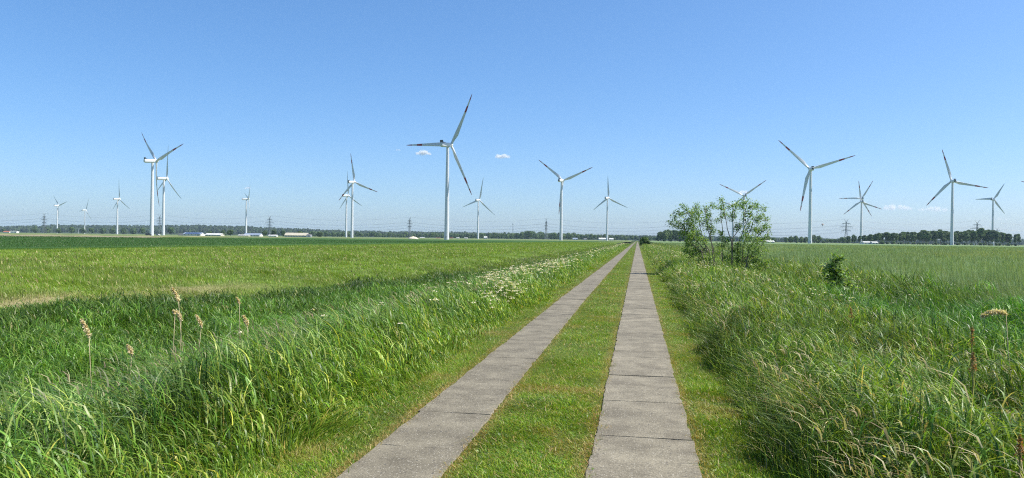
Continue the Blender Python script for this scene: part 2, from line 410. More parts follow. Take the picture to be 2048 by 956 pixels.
class Blades:
    def __init__(s): s.V = []; s.Fq = []; s.Ft = []; s.C = []; s.n = 0
    def add(s, x, y, z, h, w, lean_az, lean, col, droop=0.25, segs=3, tipcol=None, face_az=None):
        n = len(x)
        if n == 0: return
        h = np.broadcast_to(h, (n,)).astype(float); w = np.broadcast_to(w, (n,)).astype(float)
        fa = rng.random(n) * 2 * pi if face_az is None else face_az
        T = {1: [0, 1.0], 2: [0, 0.55, 1.0], 3: [0, 0.4, 0.75, 1.0], 4: [0, 0.3, 0.55, 0.8, 1.0]}[segs]
        lx, ly = np.cos(lean_az) * lean * h, np.sin(lean_az) * lean * h
        ux, uy = np.cos(fa), np.sin(fa)
        verts = []; cols = []
        for i, t in enumerate(T):
            cx = x + lx * t * t; cy = y + ly * t * t; cz = z + h * (t - droop * t * t * np.clip(lean, 0, 1.5))
            hw = w * 0.5 * (1 - 0.75 * t ** 2) if i < len(T) - 1 else None
            c = col if tipcol is None else col * (1 - t) + tipcol * t
            if hw is not None:
                verts.append(np.stack([cx - ux * hw, cy - uy * hw, cz], 1)); verts.append(np.stack([cx + ux * hw, cy + uy * hw, cz], 1)); cols += [c, c]
            else:
                verts.append(np.stack([cx, cy, cz], 1)); cols.append(c)
        k = len(verts); Vv = np.stack(verts, 1).reshape(-1, 3); Cc = np.stack(cols, 1).reshape(-1, 3)
        base = s.n + np.arange(n) * k
        for i in range(len(T) - 2):
            s.Fq.append(np.stack([base + 2 * i, base + 2 * i + 1, base + 2 * i + 3, base + 2 * i + 2], 1))
        i = len(T) - 2
        s.Ft.append(np.stack([base + 2 * i, base + 2 * i + 1, base + 2 * i + 2], 1))
        s.V.append(Vv); s.C.append(Cc); s.n += n * k
    def quads(s, P, col):      # P (n,4,3)
        n = len(P)
        s.V.append(P.reshape(-1, 3)); s.C.append(np.repeat(col, 4, 0)); base = s.n + np.arange(n) * 4
        s.Fq.append(np.stack([base, base + 1, base + 2, base + 3], 1)); s.n += n * 4
    def build(s, name, material, parent=None, **tg):
        V = np.concatenate(s.V); C = np.concatenate(s.C)
        q = np.concatenate(s.Fq) if s.Fq else np.zeros((0, 4), int); t = np.concatenate(s.Ft) if s.Ft else np.zeros((0, 3), int)
        me = raw_mesh(name, V, np.concatenate([q.ravel(), t.ravel()]), np.concatenate([np.full(len(q), 4), np.full(len(t), 3)]), [material], col=C)
        o = link(name, me, parent)
        return tag(o, **tg) if tg else o

WARM = np.array([0.99, 0.9, 0.78])
def colours(n, pal, wts, jit=0.15):
    pal = np.array(pal, float); k = rng.choice(len(pal), n, p=np.array(wts) / sum(wts))
    c = pal[k] * WARM * (1 + rng.normal(0, jit, (n, 1))); return np.clip(c * (1 + rng.normal(0, jit * 0.35, (n, 3))), 0.002, 0.9)

def scatter(B, rho0, d0, q, dmin, dmax, test, hfun, w0, pal, wts, lean=(0.5, 0.3), az=(pi, 0.6), wd=0.8, droop=0.3, tint=None, lod=(11, 34), hj=0.22):
    X, Y, D = sample(rho0, d0, q, dmin, dmax, test)
    n = len(X); Z = gz(X, Y); h = hfun(X, Y) * np.clip(rng.normal(1, hj, n), 0.35, 1.8)
    ok = h > 0.012; X, Y, D, Z, h = X[ok], Y[ok], D[ok], Z[ok], h[ok]; n = len(X)
    wdt = w0 * rng.uniform(0.6, 1.4, n) * np.maximum(1, D / d0) ** wd
    cs_ = np.clip(0.35 + D / 60, 0.3, 2.5)
    coh = (vnoise(X, Y, 0.55, 33) - 0.5) * 2.2 + (vnoise(X, Y, 1.7, 43) - 0.5) * 1.6
    la = az[0] + coh * min(1.0, az[1]) * 1.5 + rng.normal(0, az[1] * 0.55, n)
    le = np.clip(lean[0] * (0.45 + 1.1 * vnoise(X, Y, 0.8, 57)) + rng.normal(0, lean[1] * 0.8, n), 0.02, 1.7)
    c = colours(n, pal, wts)
    if tint is not None: c = tint(X, Y, c)
    for s_, a, b in ((3, 0, lod[0]), (2, lod[0], lod[1]), (1, lod[1], 1e9)):
        k = (D >= a) & (D < b)
        B.add(X[k], Y[k], Z[k] - 0.01, h[k], wdt[k], la[k], le[k], c[k], droop=droop, segs=s_)
    return n

M_grass = leaf_mat("grass_blades", 0.30, 0.42, 0.32)
M_dry = leaf_mat("dry_stalks", 0.25, 0.7, 0.2)
GREEN = [(0.055, 0.125, 0.018), (0.085, 0.165, 0.022), (0.035, 0.085, 0.014), (0.12, 0.19, 0.03), (0.30, 0.27, 0.13)]

def leaves_at(B, P, size, pal, wts, up=0.6):
    n = len(P); a = rng.random(n) * 2 * pi; el = rng.normal(0.1, up, n)
    d = np.stack([np.cos(a) * np.cos(el), np.sin(a) * np.cos(el), np.sin(el)], 1)
    s = np.cross(d, np.stack([rng.normal(0, .5, n), rng.normal(0, .5, n), np.ones(n)], 1)); s /= np.linalg.norm(s, axis=1)[:, None]
    L = (size * rng.uniform(0.6, 1.3, n))[:, None]; w = L * 0.24
    Q_ = np.stack([P, P + d * L * 0.5 + s * w, P + d * L, P + d * L * 0.5 - s * w], 1)
    B.quads(Q_, colours(n, pal, wts))
def edge_l(Y): return -2.72 + 0.22 * (fnoise(Y * 0 + 1, Y, 2.2, 4) - 0.5) * 2     # where the mown strip ends, left
def edge_d(Y): return np.interp(Y, [6, 18, 32, 60, 300], [-14.0, -13.3, -11.6, -10.4, -9.6]) + 1.0 * (fnoise(Y * 0, Y, 3.5, 3) - .5) * 2
def edge_r(Y): return 1.2 + 0.3 * (fnoise(Y * 0 + 7, Y, 2.6, 6) - 0.5) * 2
def mid(a, X): return np.exp(-(a / X) ** 2)

def leafy(B, rho0, d0, q, dmin, dmax, test, hfun, pal, wts, L=(0.18, 0.38), w0=0.014, lean=(0.5, 1.4), az=(pi, 0.8), tint=None, lift=(0.25, 0.95), wd=0.45):
    """broad arching leaves springing from the stems at different heights"""
    X, Y, D = sample(rho0, d0, q, dmin, dmax, test); n = len(X); h = hfun(X, Y)
    z0 = h * rng.uniform(lift[0], lift[1], n); coh = (vnoise(X, Y, 0.6, 63) - 0.5) * 2.4
    la = az[0] + coh + rng.normal(0, az[1], n); ln = rng.uniform(*L, n) * np.clip(h / 0.5, 0.45, 1.3)
    c = colours(n, pal, wts, 0.22)
    if tint is not None: c = tint(X, Y, c)
    w = w0 * rng.uniform(0.5, 1.35, n) * np.maximum(1, D / d0) ** wd; le = rng.uniform(*lean, n)
    X = X - np.cos(la) * ln * le * 0.4; Y = Y - np.sin(la) * ln * le * 0.4
    for s_, a, b in ((4, 0, 10), (3, 10, 20), (2, 20, 45), (1, 45, 1e9)):
        k = (D >= a) & (D < b)
        B.add(X[k], Y[k], (gz(X, Y) + z0)[k], ln[k], w[k], la[k], le[k], c[k], droop=0.55, segs=s_)

# 1 short mown grass: between and beside the tracks
B = Blades()
def t_short(X, Y):
    X = X - np.where(X < -0.9, toff(Y), 0)
    e = 0.028 * rng.normal(0, 1, len(X)) + 0.22 * np.clip(fnoise(X * 0 + np.sign(X + 0.9), Y, 0.25, 77) - 0.52, 0, 1)
    return ((X > edge_l(Y) - 0.25) & (X < L0 + 0.015 + e)) | ((X > L1 - 0.015 + e) & (X < R0x + 0.015 + e)) | ((X > R1x - 0.015 + e) & (X < edge_r(Y) + 0.25))
def h_short(X, Y):
    X = X - np.where(X < -0.9, toff(Y), 0)
    dl = np.minimum.reduce([np.abs(X - L0), np.abs(X - L1), np.abs(X - R0x), np.abs(X - R1x)])
    return (0.02 + 0.04 * fnoise(X, Y, 0.4, 2) + 0.02 * np.clip(dl / 0.5, 0, 1))
def tint_short(X, Y, c):
    X = X - np.where(X < -0.9, toff(Y), 0)
    dl = np.minimum.reduce([np.abs(X - L0), np.abs(X - L1), np.abs(X - R0x), np.abs(X - R1x)])
    edge = np.exp(-(dl / 0.10) ** 2) * 0.95 * (0.5 + fnoise(X, Y, 0.5, 19))
    pt = np.clip((fnoise(X, Y, 0.7, 31) - 0.56) * 4, 0.06, 0.55)
    pt = np.maximum(pt, 0.8 * np.exp(-((Y - 8.55 - 0.25 * (fnoise(X, Y, 0.6, 8) - .5)) / 0.22) ** 2) * ((X > L1) & (X < R0x)))
    a = np.clip(np.maximum(edge, pt), 0, 0.9) * (rng.random(len(X)) < 0.75)
    dry = np.array([0.40, 0.27, 0.10]); a = a[:, None]
    br = (0.55 + 0.95 * fnoise(X, Y, 0.7, 14))[:, None]
    return c * br * (1 - a) + dry * a
PAL_S = [(0.13, 0.28, 0.014), (0.20, 0.36, 0.02), (0.05, 0.14, 0.01), (0.25, 0.34, 0.03), (0.36, 0.32, 0.10)]
scatter(B, 6800, 9, 1.9, 3.6, 160, t_short, h_short, 0.0052, PAL_S, [3, 2.6, 3, 1.6, 0.8], lean=(0.9, 0.5), az=(pi, 2.2), tint=tint_short, lod=(8, 9))
X, Y, D = sample(60, 8, 1.8, 3.6, 40, t_short); n = len(X)
leaves_at(B, np.stack([X, Y, gz(X, Y) + 0.035], 1), 0.028 * np.maximum(1, D / 9) ** .7, [(0.10, 0.2, 0.03), (0.16, 0.28, 0.05), (0.06, 0.12, 0.02)], [2, 1, 1], up=0.3)
X, Y, D = sample(110, 8, 1.8, 3.6, 40, t_short); n = len(X)
B.add(X, Y, gz(X, Y) + 0.02, rng.uniform(0.04, 0.13, n), 0.004 * np.maximum(1, D / 9) ** .8, rng.random(n) * 6.28, rng.uniform(0.8, 1.6, n), colours(n, [(0.5, 0.42, 0.22), (0.4, 0.3, 0.14)], [1, 1]), segs=2, droop=0.7)
B.build("short_grass", M_grass, label="short mown grass between and beside the two concrete strips", cat="grass", kind="stuff")

# 2 tall grass on the near left bank, down into the ditch
B = Blades()
def t_bank(X, Y): return (X < edge_l(Y) + 0.1) & (X > -6.3)
def h_bank(X, Y):
    u = np.clip((edge_l(Y) + 0.1 - X) / 0.75, 0, 1)
    return (0.09 + 0.5 * u ** 1.2) * (0.45 + 1.1 * fnoise(X, Y, 0.9, 11)) * np.interp(X, [-6.3, -4.5], [0.6, 1.0])
PAL_B = [(0.085, 0.19, 0.028), (0.12, 0.25, 0.04), (0.035, 0.10, 0.014), (0.21, 0.31, 0.08), (0.34, 0.33, 0.18)]
def tint_bank(X, Y, c):
    u = np.clip((X + 3.6) / 0.8, 0, 1)[:, None]; n = (0.5 + 1.0 * fnoise(X, Y, 1.1, 17))[:, None]
    return c * n * (1 - u) + c * u * np.array([1.25, 1.12, 0.55]) * (0.8 + n * 0.3)
scatter(B, 2000, 9, 1.8, 2.0, 300, t_bank, h_bank, 0.0082, PAL_B, [3, 3, 3, 1.9, 0.7], lean=(0.8, 0.5), az=(pi - 0.25, 1.1), tint=tint_bank, droop=0.4)
leafy(B, 1050, 9, 1.45, 2.2, 200, lambda X, Y: t_bank(X, Y) & (X < edge_l(Y) - 0.15), h_bank, [(0.10, 0.22, 0.035), (0.15, 0.29, 0.05), (0.045, 0.12, 0.018), (0.26, 0.37, 0.13), (0.32, 0.41, 0.09)], [3, 3, 2.5, 1.3, 0.8], tint=tint_bank, w0=0.0115, az=(pi, 1.0))
# broad reed leaves, silvery, bent over by the wind
def t_broad(X, Y): return (X < -3.3) & (X > -6.0)
X, Y, D = sample(52, 9, 1.7, 2.2, 60, t_broad); n = len(X)
B.add(X, Y, gz(X, Y) + rng.uniform(0.15, 0.45, n), rng.uniform(0.3, 0.55, n), 0.014 * np.maximum(1, D / 9) ** .7, pi + rng.normal(-0.2, 0.7, n), rng.uniform(0.7, 1.5, n), colours(n, [(0.12, 0.20, 0.09), (0.16, 0.24, 0.12), (0.09, 0.19, 0.05)], [1, 1, 1]), droop=0.5, segs=4)
B.build("tall_grass", M_grass, label="lush tall grass on the near bank left of the track", cat="grass", kind="stuff")

# 3 ditch vegetation
B = Blades()
def t_ditch(X, Y): return (X <= -6.0) & (X > edge_d(Y))
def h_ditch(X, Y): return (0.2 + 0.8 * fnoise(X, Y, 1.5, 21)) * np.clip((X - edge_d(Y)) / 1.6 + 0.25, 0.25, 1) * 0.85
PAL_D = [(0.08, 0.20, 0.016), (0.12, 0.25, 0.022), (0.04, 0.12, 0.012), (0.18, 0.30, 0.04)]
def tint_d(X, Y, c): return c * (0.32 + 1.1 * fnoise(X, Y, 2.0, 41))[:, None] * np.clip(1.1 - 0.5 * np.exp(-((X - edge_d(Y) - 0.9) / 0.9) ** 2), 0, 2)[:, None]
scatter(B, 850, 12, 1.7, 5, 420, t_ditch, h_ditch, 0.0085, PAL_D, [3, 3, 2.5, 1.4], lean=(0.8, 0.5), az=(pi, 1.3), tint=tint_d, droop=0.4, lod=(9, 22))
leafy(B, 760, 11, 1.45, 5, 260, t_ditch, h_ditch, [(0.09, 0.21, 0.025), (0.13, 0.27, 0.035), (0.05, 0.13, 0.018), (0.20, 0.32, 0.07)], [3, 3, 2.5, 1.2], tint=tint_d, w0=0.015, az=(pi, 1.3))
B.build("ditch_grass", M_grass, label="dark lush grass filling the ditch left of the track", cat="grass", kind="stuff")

# 4 meadow beyond the ditch
B = Blades()
def t_mead(X, Y): return (X <= edge_d(Y) + 0.1) & (X > LCROP_X - 1.0 + (Y > 150) * np.clip((Y - 150) / 270, 0, 1) * 20)
def dry_m(X, Y):
    band = np.exp(-((X + np.interp(Y, [10, 18, 40], [15.4, 15.2, 12.6]) + (fnoise(X * 0, Y, 6, 8) - .5) * 2.4) / 1.0) ** 2) * np.clip((33 - Y) / 14, 0, 0.85) * np.clip((fnoise(X, Y, 1.5, 71) - 0.42) * 7, 0, 1)
    return band
def h_mead(X, Y): return (0.12 + 0.26 * fnoise(X, Y, 3.5, 51)) * np.interp(X, [-24, -17, -15, -12], [1, 0.75, 0.4, 0.8]) * (1 - 0.75 * np.clip(dry_m(X, Y), 0, 1))
PAL_M = [(0.15, 0.265, 0.025), (0.19, 0.30, 0.032), (0.10, 0.19, 0.018), (0.26, 0.32, 0.06), (0.33, 0.31, 0.12)]
def tint_m(X, Y, c):
    a = (dry_m(X, Y) * 0.9 * (rng.random(len(X)) < 0.8))[:, None]
    n = (0.45 + 0.7 * fnoise(X, Y, 5.0, 61) + 0.7 * (fnoise(X, Y, 1.3, 91) - .15))[:, None]
    return c * n * (1 - a) + np.array([0.40, 0.32, 0.18]) * a
scatter(B, 480, 21, 1.65, 9, 420, t_mead, h_mead, 0.013, PAL_M, [3, 2.4, 2.8, 0.8, 0.3], lean=(0.5, 0.3), az=(pi, 0.9), tint=tint_m, lod=(6, 24))
B.build("meadow_grass", M_grass, label="bright yellow-green meadow grass beyond the ditch", cat="grass", kind="stuff")

# dry mat of old grass showing through on the meadow edge
# 5 dark green crop, left
B = Blades()
def t_lc(X, Y): return (X <= LCROP_X - 0.6 + (Y > 150) * np.clip((Y - 150) / 270, 0, 1) * 20) & (Y < 420)
X, Y, D = sample(14, 70, 1.6, 60, 330, t_lc, kx=(-160, 1200)); n = len(X)
B.add(X, Y, np.full(n, 0.2), rng.uniform(0.06, 0.2, n), 0.045 * (D / 70) ** 0.8, rng.random(n) * 6.28, rng.uniform(0.2, 0.6, n), colours(n, [(0.038, 0.10, 0.016), (0.052, 0.13, 0.022), (0.1, 0.17, 0.045)], [3, 3, 0.7]), segs=1)
B.build("crop_plants", M_grass, label="dark green young crop in the large field on the left", cat="crop", kind="stuff")

# 6 tall herbs and grasses, right of the track
B = Blades()
def t_herb(X, Y): return (X > edge_r(Y) - 0.1) & (X < RCROP_X + 0.7)
def h_herb(X, Y):
    u = np.clip((X - edge_r(Y) + 0.1) / 0.6, 0, 1)
    base = (0.17 + 0.44 * u) * (0.4 + 1.15 * fnoise(X, Y, 0.8, 81))
    return base * np.where((X > 4.4), 1.2, 1.0)
PAL_H = [(0.095, 0.165, 0.022), (0.15, 0.23, 0.03), (0.04, 0.085, 0.012), (0.23, 0.28, 0.05), (0.40, 0.34, 0.20)]
def tint_h(X, Y, c):
    g = (np.clip((X - 3.6) / 1.2, 0, 1) * np.clip((26 - Y) / 10, 0, 1))[:, None]
    return c * np.array([0.98, 1.06, 1.0]) * (0.5 + 1.3 * fnoise(X, Y, 1.0, 101))[:, None] * (1 - g + g * np.array([0.62, 0.95, 0.75]))
scatter(B, 1700, 8.5, 1.8, 2.4, 330, t_herb, h_herb, 0.008, PAL_H, [3, 2.6, 3, 1.7, 0.7], lean=(0.6, 0.45), az=(pi, 1.5), tint=tint_h, droop=0.35)
leafy(B, 1050, 9, 1.45, 2.4, 240, lambda X, Y: t_herb(X, Y) & (X > edge_r(Y) + 0.1), h_herb, [(0.11, 0.19, 0.03), (0.16, 0.26, 0.04), (0.045, 0.10, 0.015), (0.26, 0.33, 0.08), (0.40, 0.36, 0.20)], [3, 3, 3.6, 1.4, 0.45], tint=tint_h, w0=0.0115, az=(pi, 1.6))
t_weed = lambda X, Y: (X > edge_r(Y) + 0.15) & (X < 7.2) & (fnoise(X, Y, 0.9, 211) > 0.5)
X, Y, D = sample(700, 9, 1.5, 2.6, 60, t_weed); n = len(X)
leaves_at(B, np.stack([X, Y, gz(X, Y) + h_herb(X, Y) * rng.uniform(0.25, 0.95, n)], 1), 0.045 * np.maximum(1, D / 12) ** .6, [(0.10, 0.20, 0.03), (0.15, 0.27, 0.045), (0.05, 0.11, 0.02), (0.22, 0.30, 0.07)], [3, 3, 2, 1])
X, Y, D = sample(30, 9, 1.7, 2.6, 40, t_herb); n = len(X)      # broader leaves
B.add(X, Y, gz(X, Y), rng.uniform(0.4, 0.75, n) * np.clip((X - 0.6), 0.3, 1), 0.016 * np.maximum(1, D / 9) ** .7, pi + rng.normal(0, 1.2, n), rng.uniform(0.2, 0.9, n), colours(n, [(0.09, 0.18, 0.05), (0.14, 0.22, 0.04), (0.06, 0.14, 0.03)], [1, 1, 1]), droop=0.5, segs=4)
B.build("tall_grass", M_grass, label="mixed wild grasses and herbs along the right side of the track", cat="grass", kind="stuff")

# 7 rapeseed stand, right
B = Blades()
def t_rc(X, Y): return (X > RCROP_X - 0.3) & (X < 420)
def h_rc(X, Y): return 0.72 + 0.16 * fnoise(X, Y, 3.0, 111)
PAL_R = [(0.125, 0.21, 0.095), (0.17, 0.26, 0.125), (0.08, 0.14, 0.06), (0.24, 0.31, 0.16), (0.32, 0.34, 0.13)]
def tint_r(X, Y, c):
    a = np.clip((fnoise(X, Y, 16, 121) - 0.5) * 3, 0, 0.55) * np.clip((Y - 45) / 60, 0, 1); a = (a * (rng.random(len(X)) < 0.4))[:, None]
    return c * (0.5 + 0.5 * fnoise(X, Y, 4.5, 131) + 0.55 * fnoise(X, Y, 1.2, 137))[:, None] * (1 - a) + a * np.array([0.42, 0.36, 0.06])
scatter(B, 300, 17, 1.75, 9, 420, t_rc, h_rc, 0.012, PAL_R, [3, 3, 2, 1.6, 0.3], lean=(0.35, 0.25), az=(pi, 1.0), tint=tint_r, lod=(8, 22), hj=0.1)
B.build("rapeseed_plants", M_grass, label="grey-green rapeseed crop covering the field on the right", cat="crop", kind="stuff")

# 8 seed heads: pale arching panicles leaning with the wind
B = Blades()
def heads(rho, d0, dmin, dmax, test, hlo, hhi, pal, lean=1.0, lw=0.011, q=1.7):
    X, Y, D = sample(rho, d0, q, dmin, dmax, test); n = len(X)
    hh = rng.uniform(hlo, hhi, n); Z = gz(X, Y); la = pi + rng.normal(0.0, 0.45, n); L = rng.uniform(0.05, 0.2, n)
    B.add(X, Y, Z, hh, 0.0025 * np.maximum(1, D / 7) ** 0.9, la, np.full(n, 0.35), colours(n, [(0.16, 0.2, 0.06), (0.25, 0.24, 0.12)], [1, 1]), droop=0.2, segs=2)
    tx = X + np.cos(la) * 0.35 * hh; ty = Y + np.sin(la) * 0.35 * hh; tz = Z + hh * (1 - 0.2 * 0.35)
    for rep in range(2):
        B.add(tx, ty, tz - 0.02, L, lw * np.maximum(1, D / 8) ** .85 * rng.uniform(0.6, 1.2, n), la + rng.normal(0, 0.15, n), np.full(n, lean * 0.9) * rng.uniform(0.4, 1.3, n), colours(n, pal, [1] * len(pal)), droop=0.6, segs=3)
PALE = [(0.52, 0.52, 0.36), (0.42, 0.42, 0.26), (0.34, 0.30, 0.2)]
heads(70, 8, 2.4, 7, lambda X, Y: (X > 1.3) & (X < 4.0) & (fnoise(X, Y, 1.0, 221) > 0.45), 0.4, 0.66, [(0.5, 0.46, 0.3), (0.42, 0.36, 0.22), (0.55, 0.54, 0.4)], lw=0.009)
heads(58, 8, 2.6, 90, lambda X, Y: (X > edge_r(Y) + 0.15) & (X < 7.4) & (fnoise(X, Y, 1.4, 231) > 0.5), 0.5, 0.8, PALE)
heads(26, 9, 2.6, 60, lambda X, Y: (X < -3.2) & (X > -6.2), 0.6, 0.82, [(0.34, 0.36, 0.24), (0.28, 0.3, 0.18), (0.26, 0.22, 0.17)])
heads(3.5, 20, 12, 120, lambda X, Y: (X < -8) & (X > -40), 0.4, 0.6, [(0.3, 0.32, 0.15)], lw=0.014)
B.build("seed_heads", M_dry, label="pale arching grass seed heads leaning with the wind", cat="grass", kind="stuff")

# 9 yellow meadow flowers (tiny) on the right verge
B = Blades()
def discs(X, Y, Z, r, col, tilt=0.5):
    n = len(X); a = rng.random(n) * 2 * pi; P = np.zeros((n, 4, 3))
    tx, ty = rng.normal(0, tilt, n), rng.normal(0, tilt, n)
    for k in range(4):
        cx = np.cos(a + k * pi / 2) * r; cy = np.sin(a + k * pi / 2) * r
        P[:, k, 0] = X + cx; P[:, k, 1] = Y + cy; P[:, k, 2] = Z + cx * tx + cy * ty
    B.quads(P, col)
X, Y, D = sample(6, 9, 1.5, 4, 60, lambda X, Y: (X > edge_r(Y) + 0.1) & (X < 5) & (fnoise(X, Y, 1.6, 141) > 0.52)); n = len(X)
discs(X, Y, gz(X, Y) + rng.uniform(0.35, 0.62, n), 0.011 * np.maximum(1, D / 7) ** 0.8, colours(n, [(0.75, 0.60, 0.05), (0.7, 0.66, 0.2)], [2, 1]))
B.build("yellow_flowers", M_dry, label="small yellow meadow flowers scattered among the herbs on the right", cat="flowers", kind="stuff")

# 10 cow parsley: flat white umbels made of small florets, on thin stems
B = Blades()
def umbels(X, Y, D, zlo, zhi):
    n = len(X); Z = gz(X, Y) + rng.uniform(zlo, zhi, n); base = gz(X, Y)
    B.add(X, Y, base, Z - base, 0.006 * np.maximum(1, D / 14) ** .8, rng.random(n) * 6.28, np.full(n, 0.02), colours(n, [(0.1, 0.17, 0.05)], [1]), segs=1, droop=0)
    rad = rng.uniform(0.03, 0.075, n)
    for k in range(11):
        a = rng.random(n) * 2 * pi; r = rad * np.sqrt(rng.random(n))
        discs(X + np.cos(a) * r, Y + np.sin(a) * r, Z + 0.012 - r * r * 3 + rng.normal(0, 0.004, n), 0.0135 * np.maximum(1, D / 22) ** .6 * rng.uniform(0.7, 1.2, n), colours(n, [(0.78, 0.78, 0.66), (0.66, 0.68, 0.5), (0.8, 0.79, 0.72)], [3, 1, 3], 0.06), 0.35)
def cl(X, Y, s, off, th): return fnoise(X, Y, s, off) > th
X, Y, D = sample(30, 22, 1.15, 15.2, 20.5, lambda X, Y: (X > -4.9 + np.clip(21 - Y, 0, 9) * 0.3) & (X < -2.85) & cl(X, Y, 0.8, 153, 0.42)); umbels(X, Y, D, 0.25, 0.7)
X, Y, D = sample(24, 24, 1.15, 16.5, 31, lambda X, Y: (X > -5.1 + np.clip(22 - Y, 0, 9) * 0.36) & (X < -3.0) & cl(X, Y, 1.2, 151, 0.40)); umbels(X, Y, D, 0.5, 0.9)
X, Y, D = sample(2.2, 24, 1.1, 9, 40, lambda X, Y: (X > -5.6) & (X < -3.0)); umbels(X, Y, D, 0.5, 0.85)
X, Y, D = sample(8, 30, 1.2, 28, 260, lambda X, Y: (X > -5.6) & (X < -3.1) & cl(X, Y, 1.8, 161, 0.54)); umbels(X, Y, D, 0.5, 0.9)
X, Y, D = sample(9, 30, 1.2, 30, 200, lambda X, Y: (X > 2.6) & (X < 6.2) & cl(X, Y, 2.2, 171, 0.5)); umbels(X, Y, D, 0.4, 0.75)
X, Y, D = sample(14, 24, 1.1, 17, 30, lambda X, Y: (X > 3.9) & (X < 7.4) & cl(X, Y, 0.9, 181, 0.6)); umbels(X, Y, D, 0.45, 0.8)
X, Y, D = sample(8, 24, 1.1, 16, 34, lambda X, Y: (X > 1.4) & (X < 4.2) & cl(X, Y, 0.9, 191, 0.6)); umbels(X, Y, D, 0.4, 0.75)
B.build("cow_parsley", M_dry, label="white cow parsley umbels flowering along both sides of the track", cat="flowers", kind="stuff")

# ------------------------------------------------------------------ leafy things
M_leaf = leaf_mat("shrub_leaves", 0.42, 0.4, 0.35)
M_bark = mat("bark", (0.19, 0.165, 0.13), 0.9, 0.15, 0.35, 9, bump=0.4)
LEAFC = [(0.135, 0.255, 0.055), (0.18, 0.32, 0.08), (0.07, 0.15, 0.03), (0.28, 0.38, 0.19)]

def bush(name, blobs, stems, depth, spread, label, cat, leaf=0.10, dens=4.2, base_px=(1440, 545), group=None, gzoff=True):
    bx = G(base_px[0], depth); bx[2] = float(gz(bx[0], bx[1]))
    root = empty(name, bx); tag(root, label, cat, group)
    B = Blades(); centres = []
    for (zx, zy, zr) in blobs:
        px, py, pr = 1300 + zx * 0.251, 340 + zy * 0.251, zr * 0.251
        dd = depth + rng.uniform(-spread, spread)
        c = W(px, py, dd); r = pr / FPX * depth; centres.append(c)
        n = int(520 * dens * (r / 0.4) ** 2 + 60)
        # twiggy sub clumps inside the blob
        k = max(4, int(n / 30)); sub = rng.normal(0, 1, (k, 3)); sub /= np.linalg.norm(sub, axis=1)[:, None]
        sub = c + sub * (rng.random((k, 1)) ** 0.45) * r * np.array([1.1, 1.5, 0.95])
        P = sub[rng.integers(0, k, n)] + rng.normal(0, 0.085, (n, 3))
        leaves_at(B, P - bx, leaf, LEAFC, [3, 3, 2, 1.6])
    B.build("crown", M_leaf, root)
    mb = MB(); ends = []
    for st in stems:
        pts = [W(1300 + a * 0.251, 340 + b * 0.251, depth + dz) - bx for a, b, dz in st]
        pts[0][2] = min(pts[0][2], -0.05) if st[0][1] > 650 else pts[0][2]
        r0 = 0.032 if len(st) > 3 else 0.024
        P = []; 
        for i in range(len(pts) - 1):
            for t in (0, .33, .66): P.append(pts[i] * (1 - t) + pts[i + 1] * t + rng.normal(0, 0.018, 3))
        P.append(pts[-1])
        mb.tube(P, list(np.linspace(r0, 0.012, len(P))), 6); ends += P[len(P) // 3:]
    ends = np.array(ends)
    for c in centres:      # a twig from the nearest stem point to each clump
        e = ends[np.argmin(((ends - (c - bx)) ** 2).sum(1) + np.maximum(0, ends[:, 2] - (c - bx)[2]) * 3)]
        midp = (e + c - bx) / 2 + rng.normal(0, 0.05, 3) + np.array([0, 0, -0.05])
        mb.tube([e, midp, c - bx], [0.016, 0.011, 0.006], 4)
    mb.build("stems", M_bark, root, smooth=True)
    return root
BD = 38.5
left_blobs = [(270, 300, 26), (370, 290, 30), (190, 370, 20), (240, 345, 27), (310, 345, 50), (380, 350, 50), (230, 430, 55), (330, 430, 75), (430, 400, 50), (440, 305, 18), (350, 520, 70), (470, 450, 42), (275, 500, 50), (330, 600, 60), (430, 560, 45), (165, 425, 16), (290, 640, 38), (380, 640, 40), (500, 490, 30), (460, 350, 30), (420, 660, 42), (465, 700, 38), (390, 700, 30), (540, 640, 30), (340, 680, 30)]
left_stems = [[(515, 735, 0), (470, 640, .1), (400, 540, .2), (330, 400, .3), (290, 320, .3)], [(500, 735, .3), (450, 620, .3), (410, 500, .1), (380, 330, 0)], [(485, 735, -.2), (440, 640, -.3), (360, 560, -.5), (250, 450, -.5)], [(520, 735, .1), (490, 600, .1), (460, 450, 0), (440, 320, 0)], [(470, 730, -.4), (410, 650, -.5), (340, 600, -.6), (290, 520, -.6)], [(525, 735, .2), (505, 620, .3), (480, 500, .5), (495, 400, .5)]]
bush("shrub", left_blobs, left_stems, BD, 0.7, "leafy shrub of many thin stems leaning left, nearest the right-hand strip", "shrub", base_px=(1425, 545), dens=0.95)
right_blobs = [(575, 240, 19), (495, 290, 24), (560, 305, 34), (660, 290, 42), (740, 280, 45), (820, 300, 42), (865, 290, 24), (910, 315, 22), (935, 390, 26), (870, 380, 48), (780, 380, 62), (650, 370, 46), (590, 360, 34), (545, 400, 22), (700, 460, 42), (800, 470, 62), (890, 460, 48), (940, 535, 36), (760, 560, 66), (850, 560, 62), (885, 640, 42), (700, 625, 46), (600, 700, 46), (680, 735, 60), (760, 700, 62), (820, 650, 55), (560, 500, 22), (590, 540, 25), (930, 455, 22), (770, 255, 22), (860, 710, 45), (920, 745, 40), (960, 760, 26), (550, 760, 45), (620, 780, 50), (700, 790, 45), (780, 780, 50), (560, 600, 34), (615, 560, 32), (650, 620, 36), (860, 770, 40)]
